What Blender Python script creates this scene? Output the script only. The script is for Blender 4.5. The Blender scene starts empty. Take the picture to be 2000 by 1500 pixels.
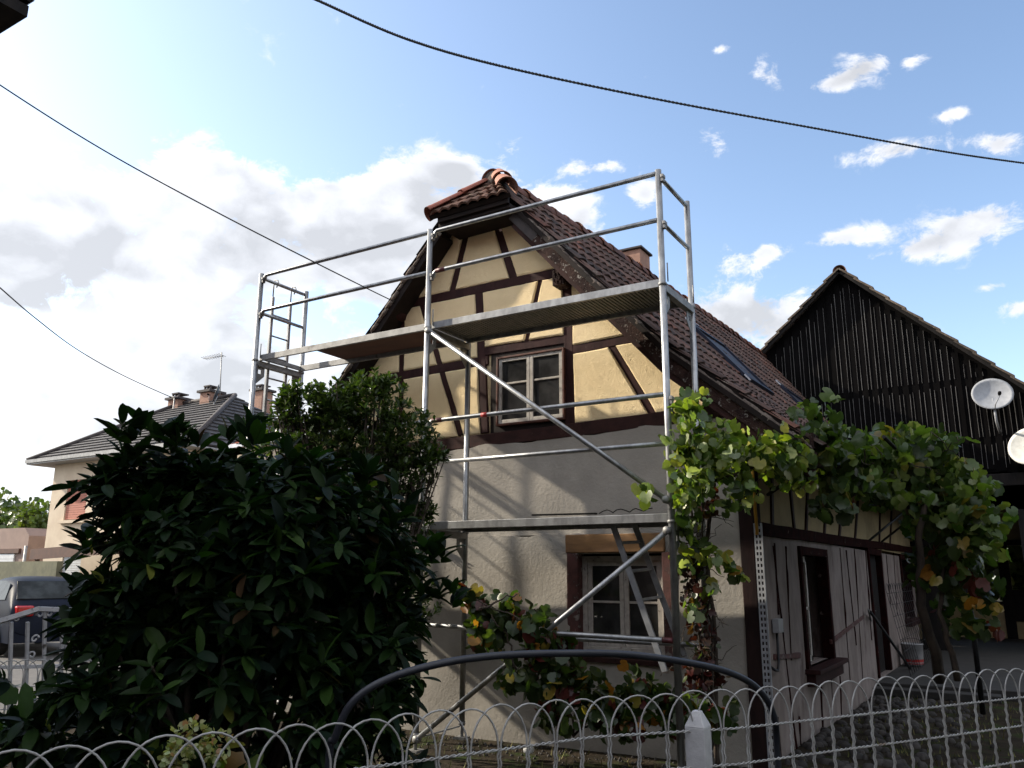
import bpy, bmesh, math, random
import numpy as np
from mathutils import Vector, Matrix
R = math.radians
random.seed(7); rng = np.random.default_rng(7)
S = bpy.context.scene
COL = S.collection

# ------------------------------------------------------------------ camera
F_PX, PITCH, ROLL, YAW = 1601.8, .2291, .0046, -.5491
CAM = np.array([2.36, -6.307, 1.548])
FW = np.array([math.sin(YAW)*math.cos(PITCH), math.cos(YAW)*math.cos(PITCH), math.sin(PITCH)])
_r = np.array([math.cos(YAW), -math.sin(YAW), 0.]); _u = np.cross(_r, FW)
RT = math.cos(ROLL)*_r+math.sin(ROLL)*_u; UP = -math.sin(ROLL)*_r+math.cos(ROLL)*_u
cd = bpy.data.cameras.new('camera'); cam = bpy.data.objects.new('camera', cd); COL.objects.link(cam)
cam.matrix_world = Matrix([[RT[i], UP[i], -FW[i], CAM[i]] for i in range(3)]+[[0, 0, 0, 1]])
cd.sensor_width = 36; cd.lens = 36*F_PX/2000; cd.clip_start = .05; cd.clip_end = 3000
S.camera = cam
S.render.resolution_x, S.render.resolution_y = 1024, 768

def ray(x, y): return FW+(x-1000)/F_PX*RT-(y-750)/F_PX*UP
def on(x, y, ax, v):                     # surveyed point of the photo on the plane axis = v (metres)
    d = ray(x, y); return CAM+d*((v-CAM[ax])/d[ax])
def away(x, y, dd): return CAM+ray(x, y)*dd

# ------------------------------------------------------------------ light
SUN = Vector((-3.7, -1.0, 2.25)).normalized()
EXPOSURE = 0.9
S.view_settings.view_transform = 'Standard'; S.view_settings.look = 'None'
S.view_settings.exposure = EXPOSURE; S.view_settings.gamma = 1
S.render.film_transparent = False
S.cycles.max_bounces = 6; S.cycles.transparent_max_bounces = 8
sl = bpy.data.lights.new('sun', 'SUN'); sl.energy = 4.2; sl.angle = R(.9); sl.color = (1, .9, .74)
so = bpy.data.objects.new('sun', sl); COL.objects.link(so)
so.rotation_euler = (-SUN).to_track_quat('-Z', 'Y').to_euler(); so.location = (-20, -10, 14)
W = bpy.data.worlds.new('World'); S.world = W; W.use_nodes = True
SKY_STRENGTH = .15

class G:                                  # tiny node-graph helper
    def __init__(s, tree): s.t = tree; s.n = tree.nodes; s.l = tree.links
    def new(s, ty, **k):
        n = s.n.new(ty)
        for a, b in k.items(): setattr(n, a, b)
        return n
    def put(s, sock, v):
        if hasattr(v, 'links') or isinstance(v, bpy.types.NodeSocket): s.l.new(v, sock)
        else: sock.default_value = v
    def m(s, op, a, b=None, c=None, clamp=False):
        n = s.new('ShaderNodeMath', operation=op, use_clamp=clamp); s.put(n.inputs[0], a)
        if b is not None: s.put(n.inputs[1], b)
        if c is not None: s.put(n.inputs[2], c)
        return n.outputs[0]
    def mix(s, f, a, b, blend='MIX'):
        n = s.new('ShaderNodeMix', data_type='RGBA', blend_type=blend)
        s.put(n.inputs[0], f); s.put(n.inputs[6], a); s.put(n.inputs[7], b); return n.outputs[2]
    def noise(s, vec, scale, detail=4, rough=.55, dist=0):
        n = s.new('ShaderNodeTexNoise'); s.put(n.inputs['Vector'], vec); n.inputs['Scale'].default_value = scale
        n.inputs['Detail'].default_value = detail; n.inputs['Roughness'].default_value = rough; n.inputs['Distortion'].default_value = dist
        return n.outputs[0]
    def ramp(s, v, lo, hi, a=0., b=1.):
        n = s.new('ShaderNodeMapRange', interpolation_type='SMOOTHSTEP'); s.put(n.inputs[0], v)
        for i, q in enumerate((lo, hi, a, b)): n.inputs[i+1].default_value = q
        return n.outputs[0]
    def scale(s, vec, xyz):
        n = s.new('ShaderNodeVectorMath', operation='MULTIPLY'); s.put(n.inputs[0], vec); n.inputs[1].default_value = xyz; return n.outputs[0]

# clouds: (photo x, y, half-width, half-height, weight) -> kept as world directions (azimuth, elevation)
CLOUDS = [(60, 400, 150, 150, .72), (340, 350, 110, 100, .74), (470, 390, 120, 80, .68), (100, 520, 200, 90, .62), (360, 500, 150, 60, .6), (660, 430, 90, 70, .66), (820, 400, 160, 90, .85), (760, 500, 200, 80, .7),
          (600, 640, 330, 110, .66), (1010, 400, 120, 50, .6), (1000, 305, 40, 40, .5), (120, 700, 330, 110, .66), (500, 780, 260, 90, .66), (400, 920, 460, 110, 1.0), (1050, 460, 110, 60, .7), (900, 330, 40, 20, .35),
          (1160, 326, 52, 16, .5), (1262, 375, 32, 36, .55), (1420, 375, 46, 26, .6), (1440, 503, 54, 28, .55), (1395, 285, 50, 38, .5), (1450, 600, 120, 62, .85),
          (1560, 640, 110, 60, .75), (1650, 467, 85, 20, .5), (1820, 482, 100, 24, .6), (1930, 425, 110, 28, .65), (1640, 160, 60, 22, .52), (1700, 122, 56, 26, .55),
          (1495, 145, 30, 32, .48), (1750, 292, 100, 22, .55), (1955, 280, 52, 26, .6), (1405, 95, 22, 10, .45), (1855, 225, 34, 14, .42), (1985, 600, 34, 18, .5), (1780, 118, 34, 14, .48), (1500, 495, 22, 16, .5), (1270, 155, 22, 12, .4), (1940, 560, 40, 10, .3), (1700, 505, 30, 8, .3)]
def build_sky():
    g = G(W.node_tree); g.n.clear()
    tc = g.new('ShaderNodeTexCoord').outputs['Generated']
    sk = g.new('ShaderNodeTexSky', sky_type='NISHITA'); sk.sun_disc = False
    sk.sun_elevation = math.asin(SUN.z); sk.sun_rotation = math.atan2(SUN.x, SUN.y)
    sk.altitude = 200; sk.air_density = 1.0; sk.dust_density = 1.2; sk.ozone_density = 1.3
    sx = g.new('ShaderNodeSeparateXYZ'); g.l.new(tc, sx.inputs[0])
    az = g.m('ARCTAN2', sx.outputs[0], sx.outputs[1]); el = g.m('ARCSINE', sx.outputs[2])
    hg = g.m('SQRT', g.m('SUBTRACT', 1.0, g.m('MULTIPLY', sx.outputs[2], sx.outputs[2])))
    dens = None
    for (x, y, w, h, k) in CLOUDS:
        d = ray(x, y); d = d/np.linalg.norm(d); a0 = math.atan2(d[0], d[1]); e0 = math.asin(d[2])
        d2 = ray(x+w, y); d2 = d2/np.linalg.norm(d2); d3 = ray(x, y-h); d3 = d3/np.linalg.norm(d3)
        aw = math.acos(min(1, float(d@d2))); eh = math.acos(min(1, float(d@d3)))
        ua = g.m('DIVIDE', g.m('MULTIPLY', g.m('SUBTRACT', az, a0), math.cos(e0)), aw)
        ue = g.m('DIVIDE', g.m('SUBTRACT', el, e0), eh)
        r2 = g.m('ADD', g.m('MULTIPLY', ua, ua), g.m('MULTIPLY', ue, ue))
        b = g.m('MULTIPLY', g.m('EXPONENT', g.m('MULTIPLY', g.m('MULTIPLY', r2, r2), -.55) if w > 125 else g.m('MULTIPLY', r2, -.85)), k if w > 125 else k+.10)
        dens = b if dens is None else g.m('ADD', dens, b)
    # unseen sky gets added cloud, thickened for more fill light on the gable
    wide = g.ramp(g.noise(g.scale(tc, (1, 1, 1.6)), 2.1, 3), .36, .5, 0, 1.0)
    d0 = Vector(FW).normalized()
    dp = g.new('ShaderNodeVectorMath', operation='DOT_PRODUCT'); g.l.new(tc, dp.inputs[0]); dp.inputs[1].default_value = d0
    dens = g.m('ADD', dens, g.m('MULTIPLY', wide, g.ramp(dp.outputs['Value'], .62, .5)))
    v = g.scale(tc, (1, 1, 1.5))
    ds = g.new('ShaderNodeVectorMath', operation='DOT_PRODUCT'); g.l.new(tc, ds.inputs[0]); ds.inputs[1].default_value = SUN
    toward = g.ramp(ds.outputs['Value'], -.1, .85)
    def billow(vec):
        w = g.new('ShaderNodeTexNoise'); g.l.new(vec, w.inputs['Vector']); w.inputs['Scale'].default_value = 9; w.inputs['Detail'].default_value = 3
        d_ = g.new('ShaderNodeVectorMath', operation='MULTIPLY_ADD'); g.l.new(w.outputs['Color'], d_.inputs[0]); d_.inputs[1].default_value = (.07, .07, .05); g.l.new(vec, d_.inputs[2])
        a = g.noise(d_.outputs[0], 6.5, 3, .5, 0); b2 = g.noise(d_.outputs[0], 17, 10, .68, .15)
        return g.m('MULTIPLY', g.m('SUBTRACT', a, .5), 2.3), g.m('MULTIPLY', g.m('SUBTRACT', b2, .5), 2.6)
    na, nh = billow(v); nb = g.m('ADD', na, nh); ad = g.new('ShaderNodeVectorMath', operation='ADD'); g.l.new(v, ad.inputs[0]); ad.inputs[1].default_value = (-.020, -.010, .026)
    na2, nh2 = billow(ad.outputs[0]); t = g.m('ADD', dens, g.m('MULTIPLY', nb, g.m('MINIMUM', g.m('ADD', dens, .55), 1.15)))
    cover = g.ramp(t, .32, .78)
    relief = g.m('ADD', g.m('MULTIPLY', g.m('SUBTRACT', na, na2), .9), g.m('MULTIPLY', g.m('SUBTRACT', nh, nh2), .16))
    core = g.ramp(g.m('ADD', dens, g.m('MULTIPLY', na, .9)), .5, 1.0)
    lum = g.m('ADD', g.m('MULTIPLY', toward, .05), .56)
    lum = g.m('MULTIPLY', lum, g.m('SUBTRACT', 1.05, g.m('MULTIPLY', core, .23)))
    behind = g.ramp(dp.outputs['Value'], .45, -.1, 1.0, 1.9)  # clouds out of view are brightened to lift the shaded gable
    lum = g.m('ADD', lum, g.m('MULTIPLY', relief, g.m('ADD', g.m('MULTIPLY', core, .5), .10)))
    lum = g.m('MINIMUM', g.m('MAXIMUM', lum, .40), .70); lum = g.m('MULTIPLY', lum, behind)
    cc = g.new('ShaderNodeCombineColor'); 
    for i, q in enumerate((.97, .985, 1.03)): g.put(cc.inputs[i], g.m('MULTIPLY', lum, q))
    skyc = g.mix(1.0, sk.outputs[0], (SKY_STRENGTH,)*3+(1,), 'MULTIPLY')
    # aureole of bright haze towards the sun, whitish band near the horizon
    glow = g.m('MULTIPLY', g.m('POWER', g.m('MAXIMUM', ds.outputs['Value'], 0.0), 2.6), .14)
    hor = g.m('MULTIPLY', g.m('EXPONENT', g.m('MULTIPLY', el, -5.0)), g.m('ADD', g.m('MULTIPLY', toward, .25), .12))
    add = g.new('ShaderNodeCombineColor'); gl = g.m('ADD', glow, hor)
    for i, q in enumerate((.93, 1.0, 1.02)): g.put(add.inputs[i], g.m('MULTIPLY', gl, q))
    skyc = g.mix(1.0, skyc, add.outputs[0], 'ADD')
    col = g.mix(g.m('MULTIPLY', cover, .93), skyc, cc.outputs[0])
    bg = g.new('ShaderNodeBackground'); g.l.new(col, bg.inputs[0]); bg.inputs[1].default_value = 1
    ou = g.new('ShaderNodeOutputWorld'); g.l.new(bg.outputs[0], ou.inputs[0])
build_sky()

# ------------------------------------------------------------------ materials
M = {}
def mat(name, c1, c2=None, scale=8, lo=.35, hi=.65, rough=.8, metal=0, bump=0, bscale=40, bdist=.004, c3=None, s3=3, t3=(.55, .7), stretch=(1, 1, 1), kind='noise', attr=False, spec=.5, coat=0):
    m = bpy.data.materials.new(name); m.use_nodes = True; g = G(m.node_tree); p = g.n['Principled BSDF']
    tc = g.new('ShaderNodeTexCoord').outputs['Object']; v = g.scale(tc, stretch)
    f = g.ramp(g.noise(v, scale, 6, .6), lo, hi)
    col = g.mix(f, (*c1, 1), (*(c2 or c1), 1))
    if c3: col = g.mix(g.ramp(g.noise(v, s3, 8, .65), *t3), col, (*c3, 1))
    if attr:
        a = g.new('ShaderNodeAttribute'); a.attribute_name = 'tint'; col = g.mix(1.0, col, a.outputs[0], 'MULTIPLY')
    g.l.new(col, p.inputs['Base Color']); p.inputs['Roughness'].default_value = rough; p.inputs['Metallic'].default_value = metal
    p.inputs['Specular IOR Level'].default_value = spec
    if coat: p.inputs['Coat Weight'].default_value = coat
    if bump:
        if kind == 'noise': h = g.noise(v, bscale, 5, .6)
        elif kind == 'worm':
            dv = g.new('ShaderNodeVectorMath', operation='MULTIPLY_ADD'); nn = g.new('ShaderNodeTexNoise'); g.l.new(v, nn.inputs['Vector']); nn.inputs['Scale'].default_value = 5
            g.l.new(nn.outputs['Color'], dv.inputs[0]); dv.inputs[1].default_value = (.5, .5, .5); g.l.new(v, dv.inputs[2])
            a = g.noise(dv.outputs[0], bscale, 2, .5, 1.5)
            h = g.m('ABSOLUTE', g.m('SUBTRACT', a, .5)); h = g.ramp(h, 0, .09, 1, 0)
            h = g.m('ADD', h, g.m('MULTIPLY', g.noise(v, 3, 3), 1.2))
        b = g.new('ShaderNodeBump'); b.inputs['Strength'].default_value = bump; b.inputs['Distance'].default_value = bdist
        g.l.new(h, b.inputs['Height']); g.l.new(b.outputs[0], p.inputs['Normal'])
    M[name] = m; return m
def leafmat(name, rough=.4, trans=.4, spec=.4, tgain=(1.5, 1.7, .6)):
    m = bpy.data.materials.new(name); m.use_nodes = True; g = G(m.node_tree); p = g.n['Principled BSDF']
    a = g.new('ShaderNodeAttribute'); a.attribute_name = 'tint'
    tc = g.new('ShaderNodeTexCoord').outputs['Object']
    col = g.mix(g.ramp(g.noise(tc, 30, 4), .3, .7), a.outputs[0], g.mix(1.0, a.outputs[0], (.75, .8, .7, 1), 'MULTIPLY'))
    g.l.new(col, p.inputs['Base Color']); p.inputs['Roughness'].default_value = rough; p.inputs['Specular IOR Level'].default_value = spec
    tr = g.new('ShaderNodeBsdfTranslucent'); g.l.new(g.mix(1.0, col, (*tgain, 1), 'MULTIPLY'), tr.inputs[0])
    mx = g.new('ShaderNodeMixShader'); mx.inputs[0].default_value = trans
    g.l.new(p.outputs[0], mx.inputs[1]); g.l.new(tr.outputs[0], mx.inputs[2]); g.l.new(mx.outputs[0], g.n['Material Output'].inputs[0])
    M[name] = m; return m
def glassmat(name, tint=(.02, .02, .02), rough=.03):
    m = bpy.data.materials.new(name); m.use_nodes = True; g = G(m.node_tree); p = g.n['Principled BSDF']
    tc = g.new('ShaderNodeTexCoord').outputs['Object']
    g.l.new(g.mix(g.ramp(g.noise(tc, 3), .4, .7), (*tint, 1), (tint[0]*2+.01, tint[1]*2+.01, tint[2]*2+.01, 1)), p.inputs['Base Color'])
    p.inputs['Roughness'].default_value = rough; p.inputs['Specular IOR Level'].default_value = .35
    b = g.new('ShaderNodeBump'); b.inputs['Strength'].default_value = .08; b.inputs['Distance'].default_value = .01
    g.l.new(g.noise(tc, 4, 2), b.inputs['Height']); g.l.new(b.outputs[0], p.inputs['Normal'])
    M[name] = m; return m

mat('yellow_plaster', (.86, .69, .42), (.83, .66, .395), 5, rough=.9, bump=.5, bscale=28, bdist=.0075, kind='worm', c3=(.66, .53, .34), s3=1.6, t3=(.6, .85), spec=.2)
mat('grey_plaster', (.35, .325, .29), (.30, .28, .25), 3, rough=.92, bump=.7, bscale=32, bdist=.007, c3=(.20, .17, .14), s3=2.2, t3=(.6, .8), spec=.15)
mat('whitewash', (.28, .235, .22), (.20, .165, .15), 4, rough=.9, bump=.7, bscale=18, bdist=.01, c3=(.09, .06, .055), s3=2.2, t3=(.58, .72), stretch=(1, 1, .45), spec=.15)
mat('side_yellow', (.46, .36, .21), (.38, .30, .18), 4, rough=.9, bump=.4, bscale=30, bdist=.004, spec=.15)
mat('timber', (.044, .019, .018), (.028, .012, .012), 9, rough=.62, bump=.5, bscale=55, bdist=.004, stretch=(1, 1, .35), c3=(.085, .055, .045), s3=16, t3=(.64, .74), spec=.1)
mat('timber_flat', (.045, .020, .018), (.028, .014, .013), 9, rough=.65, bump=.5, bscale=40, bdist=.004, c3=(.07, .042, .034), s3=14, t3=(.62, .74), spec=.1)
mat('dark_post', (.024, .013, .012), (.014, .009, .009), 9, rough=.8, bump=.6, bscale=40, bdist=.004, stretch=(1, 1, .3), spec=.1)
mat('soffit_wood', (.015, .009, .008), (.009, .006, .005), 8, rough=.75, bump=.4, bscale=50, bdist=.003, spec=.2)
mat('bargeboard', (.045, .026, .022), (.025, .015, .014), 9, rough=.85, bump=1, bscale=50, bdist=.012, c3=(.26, .24, .22), s3=26, t3=(.56, .66), spec=.1)
mat('mortar', (.17, .14, .12), (.10, .08, .07), 12, rough=.95, bump=1, bscale=45, bdist=.012, c3=(.24, .22, .19), s3=18, t3=(.56, .66), spec=.1)
mat('roof_tile', (.105, .063, .052), (.058, .039, .034), 9, rough=.85, bump=.7, bscale=60, bdist=.004, c3=(.17, .15, .125), s3=9, t3=(.57, .72), attr=True, spec=.2)
mat('old_tile', (.095, .075, .062), (.06, .047, .04), 12, rough=.9, bump=.8, bscale=40, bdist=.008, c3=(.15, .135, .12), s3=8, t3=(.5, .7), attr=True)
mat('ridge_tile', (.25, .095, .06), (.19, .08, .052), 7, rough=.75, bump=.3, bscale=50, bdist=.003, c3=(.12, .07, .05), s3=7, t3=(.58, .72), attr=True, spec=.3)
mat('galvanised', (.36, .37, .38), (.24, .245, .255), 14, rough=.42, metal=.85, bump=.15, bscale=90, bdist=.001, c3=(.16, .16, .165), s3=9, t3=(.6, .75), stretch=(1, 1, .5))
mat('galv_dull', (.30, .30, .30), (.21, .21, .21), 10, rough=.6, metal=.6, bump=.15, bscale=70, bdist=.001, c3=(.12, .115, .11), s3=7, t3=(.6, .75))
mat('red_paint', (.42, .02, .02), (.28, .02, .02), 20, rough=.5)
mat('maroon_paint', (.10, .015, .02), (.05, .01, .012), 20, rough=.5)
mat('deck_steel', (.27, .25, .22), (.20, .185, .165), 12, rough=.6, metal=.35, bump=.15, bscale=60, bdist=.001)
mat('plywood', (.12, .05, .035), (.085, .038, .028), 6, rough=.8, bump=.2, bscale=50, bdist=.001, stretch=(.3, 1, 1))
mat('window_wood', (.46, .43, .39), (.36, .33, .30), 20, rough=.75, bump=.5, bscale=70, bdist=.002, c3=(.09, .075, .065), s3=20, t3=(.6, .72))
mat('oak_lintel', (.26, .135, .05), (.17, .085, .035), 6, rough=.75, bump=.5, bscale=45, bdist=.004, stretch=(.3, 1, 1), c3=(.07, .04, .025), s3=9, t3=(.6, .74))
mat('dark_wood', (.018, .015, .014), (.010, .009, .009), 10, rough=.85, bump=.4, bscale=50, bdist=.003, stretch=(1, 1, .2), spec=.2)
mat('barn_boards', (.0045, .004, .0042), (.003, .0028, .003), 9, rough=.85, bump=.3, bscale=50, bdist=.003, stretch=(1, 1, .15), spec=.05)
mat('barn_batten', (.15, .145, .14), (.06, .057, .057), 8, rough=.85, bump=.3, bscale=50, bdist=.002, stretch=(1, 1, .2))  # pale colour puts sunlight onto the batten edges
mat('black', (.006, .006, .007), (.004, .004, .004), 5, rough=.9, spec=.1)
mat('iron', (.022, .022, .026), (.014, .014, .016), 20, rough=.55, metal=.3)
mat('hose', (.012, .014, .022), (.02, .022, .03), 10, rough=.42)
mat('cable', (.012, .012, .013), (.02, .02, .02), 20, rough=.6)
mat('fence_white', (.37, .37, .36), (.28, .27, .26), 25, rough=.55, bump=.4, bscale=150, bdist=.001, c3=(.16, .10, .05), s3=14, t3=(.66, .74))
mat('post_white', (.48, .48, .49), (.38, .38, .39), 9, rough=.75, bump=.6, bscale=60, bdist=.003, c3=(.07, .06, .05), s3=10, t3=(.6, .72))
mat('yellow_pole', (.42, .22, .025), (.34, .18, .02), 12, rough=.5)
mat('white_metal', (.32, .33, .35), (.24, .25, .27), 12, rough=.5, metal=.2)
mat('dish_grey', (.33, .34, .36), (.27, .28, .30), 9, rough=.5, c3=(.14, .13, .12), s3=16, t3=(.68, .76))
mat('dish_white', (.55, .55, .52), (.46, .46, .43), 9, rough=.5, c3=(.2, .18, .15), s3=16, t3=(.7, .78))
mat('dark_dish', (.05, .055, .065), (.035, .04, .05), 9, rough=.5)
mat('cream_render', (.60, .50, .38), (.54, .44, .33), 2, rough=.9, bump=.2, bscale=30, bdist=.004)
mat('pink_render', (.30, .215, .18), (.25, .18, .155), 2, rough=.9, bump=.2, bscale=30, bdist=.004)
mat('grey_tile', (.055, .051, .053), (.038, .036, .038), 5, rough=.8, bump=.3, bscale=30, bdist=.004, attr=True)
mat('orange_tile', (.36, .13, .075), (.28, .10, .06), 5, rough=.8, attr=True)
mat('chimney_render', (.33, .19, .14), (.26, .15, .11), 8, rough=.9, bump=.4, bscale=40, bdist=.004, c3=(.10, .06, .05), s3=9, t3=(.6, .72))
mat('slate_cap', (.05, .04, .04), (.035, .03, .03), 8, rough=.8, bump=.3, bscale=40, bdist=.003)
mat('shutter_red', (.42, .16, .11), (.36, .14, .10), 8, rough=.7)
mat('shutter_white', (.62, .63, .64), (.54, .55, .56), 8, rough=.6)
mat('gutter', (.32, .32, .32), (.24, .24, .24), 8, rough=.5, metal=.4)
mat('mossy_concrete', (.16, .155, .10), (.11, .11, .075), 3, rough=.95, bump=.4, bscale=25, bdist=.004, c3=(.055, .055, .045), s3=4, t3=(.6, .75))
mat('brown_metal', (.10, .045, .03), (.075, .035, .025), 5, rough=.6)
mat('asphalt', (.085, .08, .075), (.06, .057, .055), 9, rough=.9, bump=.4, bscale=120, bdist=.003, c3=(.11, .10, .09), s3=2, t3=(.55, .75))
mat('soil', (.038, .029, .020), (.020, .016, .011), 4, rough=1, bump=1, bscale=26, bdist=.02, c3=(.03, .045, .012), s3=3, t3=(.5, .66), spec=.1)
mat('cobble', (.06, .054, .05), (.028, .025, .024), 6, rough=.85, bump=.4, bscale=40, bdist=.004, attr=True)
mat('paving', (.034, .032, .031), (.023, .022, .021), 4, rough=.85, bump=.4, bscale=30, bdist=.004)
mat('bark', (.055, .04, .028), (.03, .022, .017), 16, rough=.95, bump=1, bscale=50, bdist=.006, stretch=(1, 1, .4))
mat('stem_green', (.05, .06, .02), (.03, .04, .015), 12, rough=.7)
mat('car_dark', (.018, .022, .035), (.016, .02, .03), 4, rough=.4, spec=.02)
mat('car_silver', (.30, .31, .33), (.28, .29, .31), 4, rough=.3, metal=.4, coat=1)
mat('tyre', (.012, .012, .012), (.018, .018, .018), 20, rough=.9)
mat('tail_red', (.45, .01, .01), (.35, .01, .01), 20, rough=.2)
mat('bucket_white', (.30, .30, .31), (.24, .24, .25), 8, rough=.5)
mat('frame_blue', (.012, .015, .030), (.016, .020, .038), 9, rough=.6, spec=.2)
mat('bright_strip', (.5, .5, .52), (.42, .42, .45), 9, rough=.35, metal=.7)
mat('curtain', (.20, .20, .19), (.14, .14, .135), 9, rough=.9, stretch=(6, 6, .5))
mat('grass', (.085, .10, .025), (.14, .12, .05), 6, rough=.8, attr=True)
mat('pebble_white', (.7, .7, .68), (.6, .6, .58), 9, rough=.7)
leafmat('laurel_leaf', .42, .2, .07, (1.1, 1.6, .5))
leafmat('small_leaf', .38, .3, .45)
leafmat('vine_leaf', .38, .4, .5, (1.7, 1.9, .55))
glassmat('window_glass'); glassmat('car_glass', (.02, .024, .026), .12); M['car_glass'].node_tree.nodes['Principled BSDF'].inputs['Specular IOR Level'].default_value = .12
glassmat('skylight_glass', (.008, .010, .02), .6)

# ------------------------------------------------------------------ geometry helpers
class MB:                                  # collects shapes, builds ONE mesh object
    def __init__(s): s.v = []; s.f = []; s.t = []; s.smooth = []
    def add(s, vs, fs, tint=None, smooth=False):
        o = len(s.v); s.v += [tuple(map(float, q)) for q in vs]; s.f += [tuple(i+o for i in q) for q in fs]
        s.t += [tint or (1, 1, 1)]*len(vs); s.smooth += [smooth]*len(fs); return s
    def box(s, a, b, tint=None):
        x0, y0, z0 = a; x1, y1, z1 = b
        return s.add([(x, y, z) for x in (x0, x1) for y in (y0, y1) for z in (z0, z1)],
                     [(0, 1, 3, 2), (4, 6, 7, 5), (0, 4, 5, 1), (2, 3, 7, 6), (0, 2, 6, 4), (1, 5, 7, 3)], tint)
    def bar(s, p, q, w, h, side=(0, 1, 0), tint=None):        # box beam p->q ; w across, h along side
        p, q = Vector(p), Vector(q); d = (q-p).normalized(); sd = Vector(side); sd = (sd-d*sd.dot(d)).normalized(); c = d.cross(sd)
        vs = [e+c*(i*w/2)+sd*(j*h/2) for e in (p, q) for i in (-1, 1) for j in (-1, 1)]
        return s.add(vs, [(0, 1, 3, 2), (4, 6, 7, 5), (0, 4, 5, 1), (2, 3, 7, 6), (0, 2, 6, 4), (1, 5, 7, 3)], tint)
    def tube(s, pts, r, n=8, cap=True, tint=None):
        pts = [Vector(p) for p in pts]; rs = r if isinstance(r, (list, tuple)) else [r]*len(pts)
        vs = []; ref = None
        for i, p in enumerate(pts):
            d = (pts[min(i+1, len(pts)-1)]-pts[max(i-1, 0)]).normalized()
            if ref is None: ref = Vector((0, 0, 1)) if abs(d.z) < .9 else Vector((1, 0, 0))
            a = (ref-d*ref.dot(d)).normalized(); ref = a; b = d.cross(a)
            vs += [p+(a*math.cos(2*math.pi*k/n)+b*math.sin(2*math.pi*k/n))*rs[i] for k in range(n)]
        fs = [(i*n+k, i*n+(k+1) % n, (i+1)*n+(k+1) % n, (i+1)*n+k) for i in range(len(pts)-1) for k in range(n)]
        s.add(vs, fs, tint, True)
        if cap:
            o = len(s.v)-len(vs); s.f.append(tuple(o+k for k in reversed(range(n)))); s.f.append(tuple(o+(len(pts)-1)*n+k for k in range(n))); s.smooth += [False]*2
        return s
    def prism(s, poly, d, tint=None):      # polygon (3D points) thickened by vector d
        n = len(poly); d = Vector(d); a = [Vector(p) for p in poly]
        return s.add(a+[p+d for p in a], [tuple(range(n)), tuple(reversed(range(n, 2*n)))]+[(i, i+n, (i+1) % n+n, (i+1) % n) for i in range(n)], tint)
    def quadgrid(s, F, nu, nv, tint=None, smooth=True):
        return s.add([F(i/nu, j/nv) for i in range(nu+1) for j in range(nv+1)],
                     [(i*(nv+1)+j, (i+1)*(nv+1)+j, (i+1)*(nv+1)+j+1, i*(nv+1)+j+1) for i in range(nu) for j in range(nv)], tint, smooth)
    def lathe(s, prof, c=(0, 0, 0), ax=(0, 0, 1), n=24, tint=None):
        ax = Vector(ax).normalized(); ref = Vector((0, 0, 1)) if abs(ax.z) < .9 else Vector((1, 0, 0)); a = (ref-ax*ref.dot(ax)).normalized(); b = ax.cross(a); c = Vector(c)
        vs = [c+ax*h+(a*math.cos(2*math.pi*k/n)+b*math.sin(2*math.pi*k/n))*r for r, h in prof for k in range(n)]
        return s.add(vs, [(i*n+k, i*n+(k+1) % n, (i+1)*n+(k+1) % n, (i+1)*n+k) for i in range(len(prof)-1) for k in range(n)], tint, True)
    def build(s, name, m, parent=None, loc=None, bevel=0, wobble=0, solid=0):
        o0 = Vector(loc) if loc is not None else (Vector(parent['base']) if parent is not None and 'base' in parent else Vector((0, 0, 0)))
        me = bpy.data.meshes.new(name); me.from_pydata([tuple(Vector(q)-o0) for q in s.v], [], s.f)
        me.polygons.foreach_set('use_smooth', s.smooth)
        if any(t != (1, 1, 1) for t in s.t):
            at = me.color_attributes.new('tint', 'FLOAT_COLOR', 'POINT'); at.data.foreach_set('color', np.array([(*t, 1) for t in s.t], dtype=np.float32).ravel())
        elif m in ('roof_tile', 'old_tile', 'ridge_tile', 'grey_tile', 'orange_tile', 'cobble', 'grass'):
            at = me.color_attributes.new('tint', 'FLOAT_COLOR', 'POINT'); at.data.foreach_set('color', np.ones(4*len(s.v), dtype=np.float32))
        me.materials.append(M[m]); me.validate()
        if not s.smooth or not all(s.smooth):
            bm = bmesh.new(); bm.from_mesh(me); bmesh.ops.recalc_face_normals(bm, faces=bm.faces); bm.to_mesh(me); bm.free()
        o = bpy.data.objects.new(name, me); COL.objects.link(o)
        if parent is not None:
            o.parent = parent
            if 'base' in parent: o['base'] = parent['base']
        if loc is not None and parent is None: o.location = o0; o['base'] = tuple(o0)
        if bevel:
            b = o.modifiers.new('bevel', 'BEVEL'); b.width = bevel; b.segments = 2; b.limit_method = 'ANGLE'; b.angle_limit = R(40)
        if wobble:
            sb = o.modifiers.new('sub', 'SUBSURF'); sb.subdivision_type = 'SIMPLE'; sb.levels = sb.render_levels = 3
            t = bpy.data.textures.get('wob') or bpy.data.textures.new('wob', 'CLOUDS'); t.noise_scale = .25
            d = o.modifiers.new('disp', 'DISPLACE'); d.texture = t; d.strength = wobble; d.texture_coords = 'GLOBAL'; d.mid_level = .5
        return o
def tag(o, label, cat, group=None):
    o['label'] = label; o['category'] = cat
    if group: o['group'] = group
    return o
def thing(name, label, cat, base, group=None):
    o = bpy.data.objects.new(name, None); COL.objects.link(o); o.location = base; o['base'] = tuple(map(float, base)); o.empty_display_size = .2
    return tag(o, label, cat, group)
def struct(o): o['kind'] = 'structure'; return o
def copy_tree(o, parent=None):
    c = o.copy(); COL.objects.link(c); c.parent = parent
    for ch in [q for q in bpy.data.objects if q.parent == o]: copy_tree(ch, c)
    return c
def jit(a=.08): 
    k = random.uniform(1-a, 1+a); return (k*random.uniform(1-a/2, 1+a/2), k, k*random.uniform(1-a/2, 1+a/2))

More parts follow.
